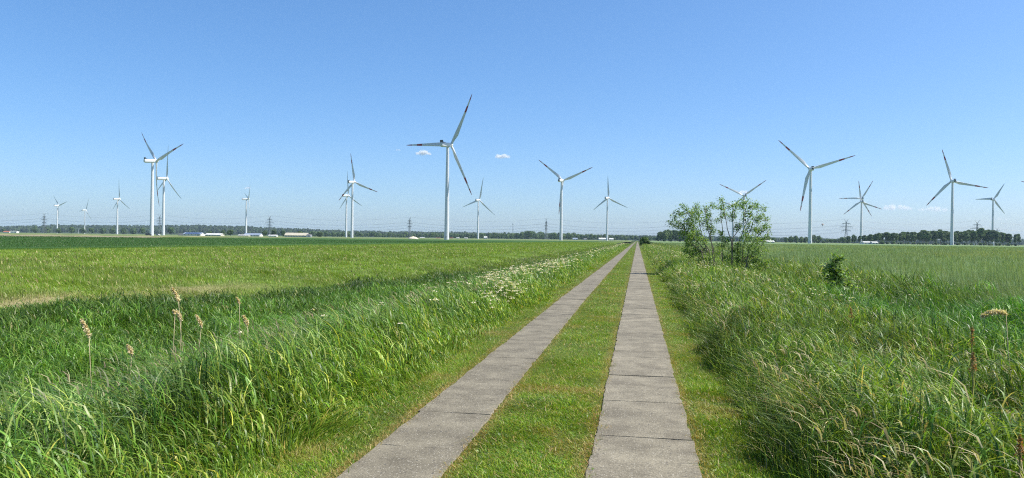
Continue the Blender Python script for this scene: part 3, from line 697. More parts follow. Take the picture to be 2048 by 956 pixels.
right_stems = [[(575, 760, 0), (575, 620, 0), (580, 480, .1), (565, 300, .2)], [(652, 760, -.2), (650, 560, -.2), (690, 500, -.2), (740, 420, -.1), (770, 290, 0)], [(652, 640, -.2), (645, 540, -.2), (615, 470, -.3), (600, 350, -.3), (575, 240, -.3)], [(655, 760, .2), (665, 500, .3), (660, 300, .3)], [(720, 770, .3), (740, 600, .4), (800, 480, .4), (860, 330, .4)], [(740, 770, -.3), (790, 620, -.5), (870, 520, -.5), (930, 400, -.5)], [(700, 770, .5), (700, 600, .6), (760, 440, .6), (820, 320, .6)], [(735, 770, 0), (800, 680, 0), (890, 600, 0), (940, 540, 0)]]
bush("shrub", right_blobs, right_stems, BD + 0.6, 0.8, "taller open shrub with two upright trunks, right of the leaning shrub", "shrub", base_px=(1470, 550), dens=0.85)

# sapling in the herbs further right
sx = G(1672, 20.5); sx[2] = float(gz(sx[0], sx[1])); root = empty("sapling", sx)
tag(root, "young leafy sapling standing alone among the herbs in front of the crop", "sapling")
B = Blades(); mb = MB()
topz = Hm(1675, 515, 20.5) - sx[2]
mb.tube([(0, 0, 0), (0.03, 0, topz * 0.5), (0.0, 0.02, topz)], [0.02, 0.014, 0.005], 6)
for k in range(52):
    t = rng.uniform(0.15, 1.0); a = rng.random() * 6.28; L = 0.75 * (1.08 - t) + 0.1
    e = np.array([cos(a) * L, sin(a) * L, topz * t + 0.18 * L]); mb.tube([(0.02, 0, topz * t), e * np.array([.5, .5, 1]), e], [0.007, 0.005, 0.003], 4)
    n = 26; tt = rng.random(n)[:, None]; P = np.array([[0, 0, topz * t]]) * (1 - tt) + e * tt + rng.normal(0, 0.06, (n, 3)); leaves_at(B, P, 0.12, LEAFC, [3, 3, 2, 2])
B.build("crown", M_leaf, root); mb.build("stem", M_bark, root, smooth=True)

# lone round bush far along the track
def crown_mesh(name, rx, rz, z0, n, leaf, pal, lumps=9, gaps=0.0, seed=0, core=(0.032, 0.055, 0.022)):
    """crown of leaf clumps spread through several uneven lumps, over a dark inner mass"""
    rs = np.random.default_rng(seed); V, Q_, C = [], [], []
    cs = []
    for i in range(lumps):
        a = rs.random() * 6.28; r = rx * rs.uniform(0.15, 0.62); zz = z0 + rz * (1 + rs.uniform(-0.75, 0.62))
        tap = 1 - 0.45 * max(0, (zz - z0 - rz) / rz) ** 2
        cs.append((cos(a) * r * tap, sin(a) * r * tap, zz, rs.uniform(0.38, 0.6) * min(rx, rz) * (0.75 if lumps > 9 else 1)))
    cs.append((0, 0, z0 + rz * 1.0, min(rx, rz) * 0.7)); cs.append((0, 0, z0 + rz * 1.45, min(rx, rz) * 0.5))
    w = np.array([c[3] ** 2 for c in cs]); w /= w.sum()
    k = rs.choice(len(cs), n, p=w); cc = np.array(cs)[k]
    d = rs.normal(0, 1, (n, 3)); d /= np.linalg.norm(d, axis=1)[:, None]
    P = cc[:, :3] + d * cc[:, 3:4] * (rs.uniform(0.72, 1.12, (n, 1)))
    up = np.cross(d, rs.normal(0, 1, (n, 3))); up /= np.linalg.norm(up, axis=1)[:, None]; sd_ = np.cross(d, up)
    tl = d * rs.normal(0, 0.45, (n, 1))
    L = (leaf * rs.uniform(0.5, 1.3, n))[:, None]
    Qd = np.stack([P - up * L, P + sd_ * L + tl * L, P + up * L, P - sd_ * L - tl * L], 1).reshape(-1, 3)
    pal = np.array(pal); kk = rs.integers(0, len(pal), len(cs)); col = pal[kk[k]] * rs.uniform(0.65, 1.4, (n, 1)) * (1 + rs.normal(0, 0.05, (n, 3)))
    V.append(Qd); C.append(np.repeat(col, 4, 0)); Fq = np.arange(n * 4).reshape(n, 4)
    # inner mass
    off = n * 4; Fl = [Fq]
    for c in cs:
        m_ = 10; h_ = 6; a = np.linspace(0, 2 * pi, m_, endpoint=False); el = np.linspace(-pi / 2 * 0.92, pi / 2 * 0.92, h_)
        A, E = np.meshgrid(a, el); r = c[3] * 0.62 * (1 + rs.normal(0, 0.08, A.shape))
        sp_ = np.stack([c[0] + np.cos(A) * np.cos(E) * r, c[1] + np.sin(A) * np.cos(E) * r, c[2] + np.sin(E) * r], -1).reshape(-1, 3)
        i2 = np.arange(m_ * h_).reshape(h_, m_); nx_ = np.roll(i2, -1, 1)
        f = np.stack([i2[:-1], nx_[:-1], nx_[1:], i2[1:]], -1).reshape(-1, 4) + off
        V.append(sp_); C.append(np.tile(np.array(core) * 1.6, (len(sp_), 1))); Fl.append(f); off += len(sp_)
    Fa = np.concatenate(Fl)
    return raw_mesh(name, np.concatenate(V), Fa.ravel(), np.full(len(Fa), 4), [M_tree], col=np.concatenate(C))
M_tree = leaf_mat("tree_leaves", 0.3, 0.6, 0.2)
PT = [[(0.07, 0.12, 0.035), (0.09, 0.15, 0.04), (0.055, 0.10, 0.03)], [(0.09, 0.145, 0.05), (0.12, 0.18, 0.06), (0.075, 0.125, 0.045)], [(0.075, 0.12, 0.055), (0.095, 0.15, 0.062), (0.062, 0.10, 0.045)]]
def trunk_mesh(h, r, seed=0):
    rs = np.random.default_rng(seed); mb = MB()
    P = [(0, 0, -0.2), (rs.normal(0, .1), rs.normal(0, .1), h * .4), (rs.normal(0, .2), rs.normal(0, .2), h * .75), (0, 0, h)]
    mb.tube(P, [r * 1.3, r, r * .7, r * .3], 7)
    for k in range(5):
        z = h * rs.uniform(0.3, 0.8); a = rs.random() * 6.28; L = h * 0.28
        mb.tube([(0, 0, z), (cos(a) * L * .5, sin(a) * L * .5, z + L * .5), (cos(a) * L, sin(a) * L, z + L * 0.9)], [r * .5, r * .35, r * .12], 5)
    return mb.build("trunk", M_bark, mesh_only=True)
def tree_proto(kind, seed):
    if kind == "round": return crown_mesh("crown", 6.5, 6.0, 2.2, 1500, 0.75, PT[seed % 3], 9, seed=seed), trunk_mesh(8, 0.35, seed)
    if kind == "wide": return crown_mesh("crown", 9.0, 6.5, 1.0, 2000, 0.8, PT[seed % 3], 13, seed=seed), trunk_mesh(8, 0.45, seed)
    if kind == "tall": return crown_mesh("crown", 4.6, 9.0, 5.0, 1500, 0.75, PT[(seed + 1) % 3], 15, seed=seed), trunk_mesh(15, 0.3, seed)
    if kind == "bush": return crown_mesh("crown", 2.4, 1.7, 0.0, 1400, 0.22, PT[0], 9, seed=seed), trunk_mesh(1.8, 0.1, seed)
protos = {}
for kind in ("round", "wide", "tall"):
    protos[kind] = [tree_proto(kind, s + 10 * len(kind)) for s in range(4)]
protos["bush"] = [tree_proto("bush", 3)]
NAT = {"round": 14.4, "wide": 14.2, "tall": 20.5, "bush": 3.4}
def tree(name, kind, px, depth, height, label, cat="tree", group=None, wide=1.0, z=0.0):
    cr, tk = random.choice(protos[kind]); s = height / NAT[kind]
    t = empty(name, G(px, depth, z), random.random() * 6.28); t.scale = (s * wide, s * wide, s)
    tag(t, label, cat, group)
    link("crown", cr, t); link("trunk", tk, t)
    return t
tree("round_bush", "bush", 1289, 235, 2.9, "dark round bush beside the far end of the track", "bush")

ORD = ['first', 'second', 'third', 'fourth', 'fifth', 'sixth', 'seventh', 'eighth', 'ninth', 'tenth', 'eleventh', 'twelfth', 'thirteenth']
# row of single trees on the left, in front of the wooded hill
for i, (px, top) in enumerate([(8, 458), (70, 454), (93, 455), (118, 456), (143, 455), (166, 456), (183, 457), (205, 456), (226, 455), (246, 456), (266, 456), (285, 457), (342, 455)]):
    d = 1880 + rng.uniform(-40, 40); h = (horizon(px) - top) / FPX * d + 1.75 + 1.5
    tree("field_tree", "round", px, d, h, ORD[i] + " from the left in the spaced row of round trees before the wooded hill", group="spaced trees in front of the wooded hill", wide=rng.uniform(0.9, 1.15))
# trees around the farm
tree("farm_tree", "wide", 548, 1150, 11.5, "broad dark tree between the grey barn and the pale barn", wide=1.0)
tree("farm_tree", "wide", 530, 1180, 9.5, "dark tree immediately right of the grey-roofed barn", wide=0.9)
tree("farm_tree", "wide", 566, 1120, 10.0, "pale grey-green willow at the left end of the beige barn", "willow", wide=0.9)
tree("farm_tree", "round", 600, 1190, 9.5, "small reddish-dark tree rising behind the beige barn roof", wide=1.3)
for px, t_, wh_ in ((446, 461, 'right of the pale-roofed low barn'), (461, 460, 'midway between the pale-roofed barn and the grey-roofed barn'), (420, 462, 'behind the pale-roofed low barn'), (640, 463, 'just right of the beige barn and its annex')):
    d = 1250; tree("farm_tree", "round", px, d, (horizon(px) - t_) / FPX * d + 2.5, "small round tree " + wh_, group="small trees around the farm", wide=1.2)
# belt of mixed trees across the middle distance
tops = ([540, 620, 700, 800, 900, 1000, 1060, 1100, 1140, 1200, 1260, 1320], [463, 463, 464, 465, 466, 465, 463, 464, 466, 469, 471, 473])
N = 150
for i in range(N):
    px = 620 + (1318 - 620) * (i + rng.random()) / N; d = rng.uniform(1900, 2350)
    tp = np.interp(px, *tops) + rng.normal(1.0, 1.3); h = max(6, (horizon(px) - tp) / FPX * d + 1.75)
    tree("belt_tree", random.choice(["round", "wide", "round"]), px, d, h, "deciduous tree in the long belt across the middle distance", group="belt of trees across the middle distance", wide=rng.uniform(0.75, 1.15))
# dark grove behind the shrub
for i, (px, tp) in enumerate([(1322, 462), (1330, 460), (1340, 459), (1350, 459), (1361, 460), (1372, 461), (1384, 462), (1396, 463)]):
    d = 1150 + rng.uniform(-30, 40); tree("grove_tree", "wide", px, d, (horizon(px) - tp) / FPX * d + 1.75, ORD[i] + " from the left in the dense dark grove behind the leaning shrub", group="dark grove behind the shrub", wide=rng.uniform(0.7, 0.95))
# trees behind the field on the right
for i, (px, tp) in enumerate([(1420, 474), (1440, 474), (1465, 475), (1490, 474), (1515, 474), (1535, 473), (1548, 475)]):
    d = 1500; tree("field_edge_tree", "round", px, d, (horizon(px) - tp) / FPX * d + 1.75, ORD[i] + " small tree from the left at the field edge behind the shrubs", group="trees seen through the shrubs", wide=1.3)
for i, (px, tp) in enumerate([(1572, 474), (1582, 472), (1592, 471), (1603, 473), (1612, 473), (1628, 469), (1636, 471)]):
    d = 1350 + rng.uniform(-30, 30); tree("clump_tree", "wide", px, d, (horizon(px) - tp) / FPX * d + 1.75, ORD[i] + " bushy tree from the left in the clump behind the largest right-hand turbine", group="clump behind the large right turbine", wide=0.85)
for i, px in enumerate(range(1646, 1700, 8)):
    tp = np.interp(px, [1646, 1675, 1682, 1700], [479, 478, 474, 473]) + rng.normal(0, .6); d = 1450 + rng.uniform(-30, 30)
    tree("field_edge_tree", "round", px, d, (horizon(px) - tp) / FPX * d + 1.75, ORD[i] + " low tree from the left along the field edge under the tall lattice pylon", group="low trees by the right pylon", wide=1.3)
for i in range(84):
    px = 1700 + i * 4.15 + rng.normal(0, 1.2)
    if 2022 < px < 2030 or px > 2038: continue
    tp = np.interp(px, [1700, 1735, 1755, 1765, 1790, 1815, 1870, 1905, 1930, 1960, 1985, 2003, 2018, 2035], [472, 470, 468, 465, 466, 463, 461, 464, 461, 460, 460, 464, 468, 466]) + rng.normal(0.4, 1.2)
    d = 1090 + rng.uniform(-50, 50)
    tree("poplar_tree", "tall", px, d, (horizon(px) - tp) / FPX * d + 1.75, "slender tall tree in the dense row behind the right field", group="tall trees in the row behind the right field", wide=rng.uniform(0.95, 1.35))
for i in range(40):
    px = 1745 + i * 7.3 + rng.normal(0, 2); d = 1020
    tree("hedge_bush", "round", px, d, rng.uniform(2.2, 4.2), "low bush along the foot of the tall tree row", "bush", group="low bushes under the tall tree row", wide=rng.uniform(1.0, 1.8))
tree("hedge_bush", "round", 1764, 960, 5.0, "yellowish green bush standing before the tall trees, beside the white shed", "bush", wide=1.2)

# ------------------------------------------------------------------ wooded hill and far forest
prof = ([-300, 0, 60, 110, 250, 400, 500, 560, 700, 900, 1000, 1100, 1300, 1500, 1640, 1700, 1850, 2048, 2350], [451, 452.5, 451.5, 449.5, 450.5, 449.5, 452.5, 455.5, 461.5, 464, 466.5, 468.5, 471.5, 474, 478, 479, 480, 478, 479])
fd0, fd1 = 2900, 3700
def ridge(px):
    top = Hm(px, np.interp(px, *prof), fd1); return max(0.5, top - 15.0)
mb = MB(); N = 120; rows = []
for i in range(N + 1):
    px = -330 + i * 2700 / N; r = ridge(px)
    rows.append([G(px, fd0 - 60, 0.1), G(px, fd0 + 250, r * 0.45), G(px, fd1 - 120, r * 0.92), G(px, fd1 + 60, r), G(px, fd1 + 600, r * 0.6), G(px, fd1 + 1400, 0.1)])
for i in range(N):
    for k in range(5): mb.add([rows[i][k], rows[i + 1][k], rows[i + 1][k + 1], rows[i][k + 1]], [(0, 1, 2, 3)])
o = mb.build("hill", mat("forest_floor", (0.03, 0.045, 0.02), 0.95, 0.1, 0.3, 0.02), smooth=True); tag(o, kind="structure")
# the forest itself: crowns by the thousand
n = 6500; V, Fl, C = [], [], []; off = 0
pxs = rng.uniform(-320, 2360, n); ds = rng.uniform(fd0, fd1, n); ds.sort()
a = np.linspace(0, 2 * pi, 7, endpoint=False); el = np.array([-0.5, 0.1, 0.7, 1.2]); A, E = np.meshgrid(a, el)
i2 = np.arange(28).reshape(4, 7); nx_ = np.roll(i2, -1, 1); fc = np.stack([i2[:-1], nx_[:-1], nx_[1:], i2[1:]], -1).reshape(-1, 4)
capf = np.array([[21, 22, 23, 24], [21, 24, 25, 26]])
for px, d in zip(pxs, ds):
    t = (d - fd0) / (fd1 - fd0); r = ridge(px) * np.interp(t, [0, .3, .85, 1], [0.1, 0.45, 0.92, 1.0]); g = G(px, d, r)
    rad = rng.uniform(4.5, 8.0); hh = rng.uniform(11, 17) + (2.5 if rng.random() < 0.06 else 0)
    rr = rad * (1 + rng.normal(0, 0.16, A.shape)); zc = g[2] + hh - rad
    sp_ = np.stack([g[0] + np.cos(A) * np.cos(E) * rr, g[1] + np.sin(A) * np.cos(E) * rr, zc + np.sin(E) * rr * 1.05], -1).reshape(-1, 3)
    sp_[:7, 2] -= hh * 0.5
    V.append(sp_); Fl.append(fc + off); Fl.append(capf + off); off += 28
    c = np.array([(0.022, 0.036, 0.020), (0.030, 0.050, 0.024), (0.017, 0.028, 0.018), (0.038, 0.060, 0.028)][rng.integers(0, 4)]) * rng.uniform(0.75, 1.2)
    C.append(np.tile(c, (28, 1)))
Fl = np.concatenate(Fl)
me = raw_mesh("forest", np.concatenate(V), Fl.ravel(), np.full(len(Fl), 4), [leaf_mat("forest_leaves", 0.05, 0.8, 0.1)], col=np.concatenate(C))
tag(link("forest", me), "far blue-green forest along the whole horizon, on the low hill at left", "forest", kind="stuff")

# ------------------------------------------------------------------ wind turbines
M_white = mat("white_turbine_paint", (0.60, 0.61, 0.62), 0.35, 0.45, 0.03, 0.2)
M_red = mat("red_marking_paint", (0.30, 0.03, 0.022), 0.4, 0.4, 0.06, 0.5)
M_grey = mat("dark_grey_paint", (0.07, 0.075, 0.08), 0.5, 0.4, 0.1, 1)
M_door = mat("door_grey", (0.3, 0.32, 0.33), 0.5, 0.4, 0.05, 1)
def blade_mesh(Rb, red, bend):
    mb = MB(); S = [0.0, 0.03, 0.07, 0.13, 0.2, 0.28, 0.38, 0.5, 0.64, 0.64001, 0.76, 0.76001, 0.87, 0.87001, 0.94, 0.985, 1.0]
    ch = lambda s: np.interp(s, [0, .05, .2, .4, .64, .87, .97, 1], [2.1, 2.1, 3.7, 2.9, 2.0, 1.2, 0.7, 0.15])
    th = lambda s: np.interp(s, [0, .05, .2, .4, .64, 1], [2.0, 2.0, 1.05, .6, .34, .06])
    ax = lambda s: np.interp(s, [0, .05, .2, 1], [.5, .5, .32, .3])
    tw = lambda s: radians(np.interp(s, [0, .2, .5, 1], [16, 12, 4, 0]))
    rings = []; mis = []
    for s in S:
        c, t, a0, w = ch(s), th(s), ax(s), tw(s); ring = []
        for k in range(12):
            an = 2 * pi * k / 12; u = 0.5 - 0.5 * cos(an)          # 0 leading .. 1 trailing
            x = (u - a0) * c
            y = 0.5 * t * sin(an) * (1 if s < 0.06 else (1.25 - 0.95 * u))
            ring.append((x * cos(w) - y * sin(w), x * sin(w) + y * cos(w) + bend * Rb * s ** 2, 1.0 + s * (Rb - 1.0)))
        rings.append(ring)
    for s0, s1 in zip(S[:-1], S[1:]):
        m_ = (s0 + s1) / 2; mis.append(1 if red and (0.64 < m_ < 0.76 or m_ > 0.87) else 0)
    mb.loft(rings, cap=True, mis=mis)
    return mb.build("blade", [M_white, M_red], mesh_only=True)
def tower_part(root, H):
    mb = MB(); rings = []
    for z, r in ((0, 2.15), (0.5, 2.15), (0.5, 2.05), (H * 0.33, 1.8), (H * 0.66, 1.5), (H - 1.8, 1.18)):
        rings.append([(r * cos(2 * pi * k / 32), r * sin(2 * pi * k / 32), z) for k in range(32)])
    mb.loft(rings); o = mb.build("tower", M_white, root); auto_smooth(o, 50)
    mb = MB(); mb.box((0, -2.08, 2.3), (1.0, 0.25, 2.3)); mb.build("door", M_door, o)
def nacelle_part(root, H, yaw, tilt, big):
    # local +Y is the upwind (hub) side
    n = empty("tmp", (0, 0, H)); bpy.data.objects.remove(n)
    mb = MB(); rings = []
    secs = [(-9.3, 0.9, 1.2), (-8.9, 1.45, 1.6), (-7.5, 1.7, 1.85), (-2, 1.8, 1.9), (1.6, 1.7, 1.85), (2.6, 1.35, 1.5)]
    for y, a, b in secs:
        ring = []
        for k in range(16):
            an = 2 * pi * k / 16 + pi / 16; cx, cz = cos(an), sin(an); q = 0.55
            ring.append((a * math.copysign(abs(cx) ** q, cx), y, b * math.copysign(abs(cz) ** q, cz) + (0.25 if y < -8 else 0)))
        rings.append(ring)
    mb.loft(rings); o = mb.build("nacelle", M_white, root); auto_smooth(o, 40)
    o.location = (0, 0, H); o.rotation_euler = (tilt, 0, yaw)
    mb = MB()
    if big:   # raised dark cooler frame on the rear roof
        mb.box((0, -8.1, 2.9), (3.0, 0.5, 2.1)); mb.box((0, -7.2, 2.05), (2.6, 1.6, 0.5)); mb.box((0, -5.4, 1.98), (2.2, 2.6, 0.4))
    else:
        mb.box((0, -8.3, 2.3), (2.4, 1.2, 1.1)); mb.box((0, -9.25, 0.3), (1.9, 0.3, 1.9))
    c = mb.build("cooler", M_grey, o)
    mb = MB(); mb.tube([(0.6, -6.2, 1.8), (0.6, -6.2, 3.4)], 0.06, 5); mb.tube([(-0.6, -6.2, 1.8), (-0.6, -6.2, 3.2)], 0.06, 5)
    mb.box((0, -6.2, 2.9), (1.5, 0.12, 0.12)); mb.build("wind_vane", M_grey, o)
    return o
def turbine(hub_px, depth, psi, ph, Rb, bd, red, label, big=False, hh=80.0):
    P = W(hub_px[0], hub_px[1], depth); P[2] = P[2]
    psi = radians(psi); tilt = radians(5)
    ah = F0 * cos(psi) + R0 * sin(psi)                      # upwind direction of this rotor, in the ground plane
    yaw = math.atan2(-ah[0], ah[1]); over = 4.3
    base = np.array([P[0], P[1], 0]) - ah * over * cos(tilt)
    H = P[2] - over * sin(tilt)
    root = empty("wind_turbine", base); tag(root, label, "wind turbine", "wind turbines standing in the fields")
    tower_part(root, H)
    nacelle_part(root, H, yaw, tilt, big)
    # spinner
    mb = MB(); rings = []
    for y, r in ((-1.5, 1.45), (-1.2, 1.65), (0.6, 1.65), (1.4, 1.35), (2.1, 0.8), (2.4, 0.25)):
        rings.append([(r * cos(2 * pi * k / 20), y, r * sin(2 * pi * k / 20)) for k in range(20)])
    mb.loft(rings); hub = mb.build("hub", M_white, root); auto_smooth(hub, 40)
    hub.location = (P[0] - base[0], P[1] - base[1], P[2]); hub.rotation_euler = (tilt, 0, yaw)
    bm_ = blade_mesh(Rb, red, bd)
    a = ah * cos(tilt) + U0 * sin(tilt); e1 = np.cross(a, U0); e1 /= np.linalg.norm(e1); e2 = np.cross(e1, a)
    for i in range(3):
        an = radians(ph) + i * 2 * pi / 3
        z = e2 * cos(an) + e1 * sin(an); y = a; x = np.cross(y, z)
        b = link("blade", bm_, root)
        b.matrix_local = Matrix(((x[0], y[0], z[0], P[0] - base[0]), (x[1], y[1], z[1], P[1] - base[1]), (x[2], y[2], z[2], P[2]), (0, 0, 0, 1)))
    return root
TUR = [
 ((118, 411), 2136, 31, 75, 43, .05, 0, "far white turbine nearest the left edge, its foot behind a small tree"),
 ((172, 420), 2521, 28, 24, 44, .05, 0, "smallest and lowest turbine, second from the left edge"),
 ((239, 398), 1688, 37, 0, 47, .05, 0, "white turbine with one blade pointing straight up, third from the left edge"),
 ((313, 322), 799, 37, 72, 50, .10, 1, "large turbine with red-banded blades and raised cooler seen side-on, overlapping a smaller one"),
 ((334, 357), 1048, 43, 9, 48, .05, 0, "turbine with plain blades directly behind the large side-on one"),
 ((497, 398), 1612, 61, 48, 47, 0., 0, "turbine above the farm barns, seen almost edge-on"),
 ((709, 364), 1070, 28, 111, 42, .05, 1, "nearer and taller of the two close turbines left of the biggest one"),
 ((697, 391), 1425, 46, 117, 48, .05, 0, "farther and shorter of the two close turbines left of the biggest one"),
 ((902, 290), 629, 34, 33, 48, -.05, 1, "tallest turbine of all with red-banded blades and one blade level to the left"),
 ((959, 400), 1532, 31, 12, 48, .05, 0, "small distant turbine just right of the tallest turbine"),
 ((1126, 361), 995, 28, 69, 46, 0., 1, "turbine with two blades raised in a wide V, left of the track end"),
 ((1217, 396), 1399, 34, 117, 42, .10, 0, "turbine with one blade straight up, nearest the end of the track"),
 ((1487, 391), 1272, 1, 54, 46, -.05, 1, "turbine rising behind the shrubs with its two blades in a V"),
 ((1466, 411), 1632, 16, 48, 38, 0., 0, "lower turbine mostly hidden behind the shrubs"),
 ((1620, 338), 797, 10, 72, 46, -.12, 1, "largest turbine on the right with red-banded blades, seen from behind"),
 ((1721.7, 403), 1411, 10, 111, 40, -.08, 1, "front one of the two turbines in line beside the lattice pylon, its hub lower"),
 ((1723, 397), 1560, 13, 30, 43.5, .05, 1, "rear one of the two turbines in line beside the lattice pylon, its tower hidden"),
 ((1903, 362), 926, 14, 102, 41.5, -.05, 1, "large red-banded turbine before the tall tree row on the right"),
 ((1988, 398), 1282, 50, 30, 30, .12, 0, "turbine rising behind the tall tree row near the right edge"),
 ((2105, 380), 1022, 0, 284.5, 46, 0., 1, "turbine outside the right edge with one blade tip reaching in"),
]
for k, (hp, d, psi, ph, Rb, bd, red, lab) in enumerate(TUR): turbine(hp, d, psi, ph, Rb, bd, red, lab, big=(k in (3, 8)))

# ------------------------------------------------------------------ pylons and cables
M_steel = mat("galvanised_steel", (0.19, 0.21, 0.22), 0.55, 0.4, 0.08, 1, metal=0.2)
M_cable = mat("cable_metal", (0.12, 0.13, 0.14), 0.5, 0.4, 0.05, 1)
def pylon_mesh():
    mb = MB(); t = 0.26
    w = lambda z: np.interp(z, [0, 18, 30, 44], [4.2, 2.0, 1.2, 0.7])
    zs = [0, 6, 11, 15.5, 19.5, 23, 26, 29, 32, 35, 38, 41, 44]
    for sx_ in (-1, 1):
        for sy_ in (-1, 1): mb.tube([(sx_ * w(z), sy_ * w(z), z) for z in zs], t, 4)
    for a, b in zip(zs[:-1], zs[1:]):
        for s1 in (-1, 1):
            mb.tube([(-w(a), s1 * w(a), a), (w(b), s1 * w(b), b)], 0.15, 3); mb.tube([(w(a), s1 * w(a), a), (-w(b), s1 * w(b), b)], 0.15, 3)
            mb.tube([(s1 * w(a), -w(a), a), (s1 * w(b), w(b), b)], 0.15, 3); mb.tube([(s1 * w(a), w(a), a), (s1 * w(b), -w(b), b)], 0.15, 3)
    return mb.build("tower", M_steel, mesh_only=True)
ARMS = [(26.5, 8.6), (33.5, 12.0), (40.5, 7.5)]
def arm_mesh(z, L):
    mb = MB()
    for s1 in (-1, 1):
        for sy_ in (-1, 1):
            mb.tube([(0, sy_ * 1.0, z), (s1 * L, 0, z + 0.3)], 0.3, 4); mb.tube([(0, sy_ * .8, z + 1.9), (s1 * L, 0, z + 0.35)], 0.26, 4)
        for k in range(1, 4):
            x = s1 * L * k / 4; mb.tube([(x, 0, z + 0.1), (x, 0, z + 1.9 * (1 - k / 4) + 0.3)], 0.12, 3)
    return mb.build("cross_arm", M_steel, mesh_only=True)
def horn_mesh():
    mb = MB()
    for s1 in (-1, 1):
        for sy_ in (-1, 1): mb.tube([(s1 * 0.3, sy_ * 0.7, 43.5), (s1 * 4.2, 0, 50)], 0.2, 4)
        mb.tube([(s1 * 2, 0, 46.4), (0, 0, 45.5)], 0.14, 3)
    mb.tube([(-2.0, 0, 46.4), (2.0, 0, 46.4)], 0.14, 3)
    return mb.build("top_horns", M_steel, mesh_only=True)
def ins_mesh(z, L):
    mb = MB()
    for x in (-L, -L * 0.62, L * 0.62, L): mb.tube([(x, 0, z + 0.2), (x, 0, z - 2.6)], 0.17, 5)
    return mb.build("insulators", M_steel, mesh_only=True)
PM = pylon_mesh(), [arm_mesh(z, L) for z, L in ARMS], horn_mesh(), [ins_mesh(z, L) for z, L in ARMS]
LINE = [(-170, 1900, None), (88, 1860, "lattice pylon at the far left, left of the first turbine"), (319, 1840, "lattice pylon hidden mostly behind the towers of the overlapping turbines"),
        (539, 1810, "lattice pylon above the farm, right of the edge-on turbine"), (819, 1790, "lattice pylon above the pale sand heap"), (1092, 1760, "slim lattice pylon left of the V-bladed turbine"),
        (1375, 1700, "lattice pylon behind the leafy shrubs"), (1692, 1520, "tall lattice pylon left of the two turbines in line"), (1954, 1500, "lattice pylon rising behind the tall tree row, left one"), (2230, 1500, None)]
pts = [G(px, d) for px, d, _ in LINE]
dirs = []
for i in range(len(pts)):
    a = pts[max(0, i - 1)]; b = pts[min(len(pts) - 1, i + 1)]; v = b - a; dirs.append(math.atan2(v[1], v[0]))
def pylon(p, rz, label, sc=1.0):
    r_ = empty("lattice_pylon", p, rz); r_.scale = (sc, sc, sc); tag(r_, label, "pylon", "power line pylons")
    link("tower", PM[0], r_); link("top_horns", PM[2], r_)
    for A_, I_ in zip(PM[1], PM[3]):
        o_ = link("cross_arm", A_, r_); link("insulators", I_, o_)
YAW_EX = {1: 1.25, 2: 1.3, 3: 1.25, 4: 0.85, 5: 0.45, 6: 1.0, 7: 1.3, 8: 1.3}
for i, (px, d, lab) in enumerate(LINE):
    if lab: pylon(pts[i], dirs[i] + pi / 2 + YAW_EX.get(i, 1.0), lab)
p2 = G(1994, 2100); pylon(p2, dirs[8] + pi / 2 + 1.1, "smaller farther lattice pylon just right of the turbine behind the tree row")
for (z, L) in ARMS + [(50 + 2.6, 4.2)]:
    for s1 in (-1, 1):
        mb = MB(); path = []
        for i in range(len(pts)):
            rz = dirs[i] + pi / 2 + YAW_EX.get(i, 1.0); o_ = np.array([cos(rz), sin(rz), 0]) * L * s1
            path.append(pts[i] + o_ + np.array([0, 0, z - 2.6]))
        full = []
        for a, b in zip(path[:-1], path[1:]):
            for t in np.linspace(0, 1, 17)[:-1]:
                q = a * (1 - t) + b * t; q[2] -= 4 * 9.5 * t * (1 - t); full.append(q)
        full.append(path[-1]); mb.tube(full, 0.085 if z < 45 else 0.05, 4)
        lv = {26.5: "lowest", 33.5: "middle", 40.5: "upper"}.get(z, "topmost")
        tag(mb.build("power_cable", M_cable), lv + " sagging cable strung along the row of pylons, " + ("nearer" if s1 < 0 else "farther") + " side", "cable", "cables of the power line")
# thin radio mast
mb = MB(); h_ = Hm(1025, 447, 2500); mast = empty("radio_mast", G(1025.5, 2500)); tag(mast, "thin grey mast rising from the tree belt, left of the slim pylon", "mast")
for a in range(3): mb.tube([(1.4 * cos(a * 2.09), 1.4 * sin(a * 2.09), 0), (0.5 * cos(a * 2.09), 0.5 * sin(a * 2.09), h_)], 0.3, 4)
for z in np.arange(0, h_ - 3, 3):
    for a in range(3):
        k = 1.4 - 0.9 * z / h_; mb.tube([(k * cos(a * 2.09), k * sin(a * 2.09), z), (k * cos((a + 1) * 2.09), k * sin((a + 1) * 2.09), z + 3)], 0.2, 3)
mb.build("lattice", M_steel, mast)
mb = MB(); mb.box((0, 0, h_ - 2), (2.2, 2.2, 3.5)); mb.build("antenna", M_steel, mast)

# ------------------------------------------------------------------ buildings
M_wallw = mat("white_render", (0.70, 0.69, 0.66), 0.8, 0.2, 0.06, 0.5)
M_wallc = mat("cream_wall", (0.52, 0.49, 0.42), 0.8, 0.2, 0.08, 0.5)
M_roofg = mat("grey_sheet_roof", (0.20, 0.24, 0.30), 0.5, 0.4, 0.12, 0.4)
M_roofp = mat("pale_sheet_roof", (0.50, 0.50, 0.47), 0.6, 0.3, 0.1, 0.3)
M_roofb = mat("beige_fibre_roof", (0.42, 0.38, 0.29), 0.8, 0.2, 0.12, 0.3)
M_roofr = mat("red_tile_roof", (0.30, 0.10, 0.06), 0.8, 0.2, 0.12, 0.6)
M_roofd = mat("dark_roof", (0.12, 0.12, 0.125), 0.7, 0.3, 0.12, 0.6)
M_glass = mat("dark_window", (0.03, 0.035, 0.04), 0.15, 0.5, 0.1, 1)
M_solar = mat("solar_panel_blue", (0.03, 0.055, 0.12), 0.25, 0.5, 0.1, 1)
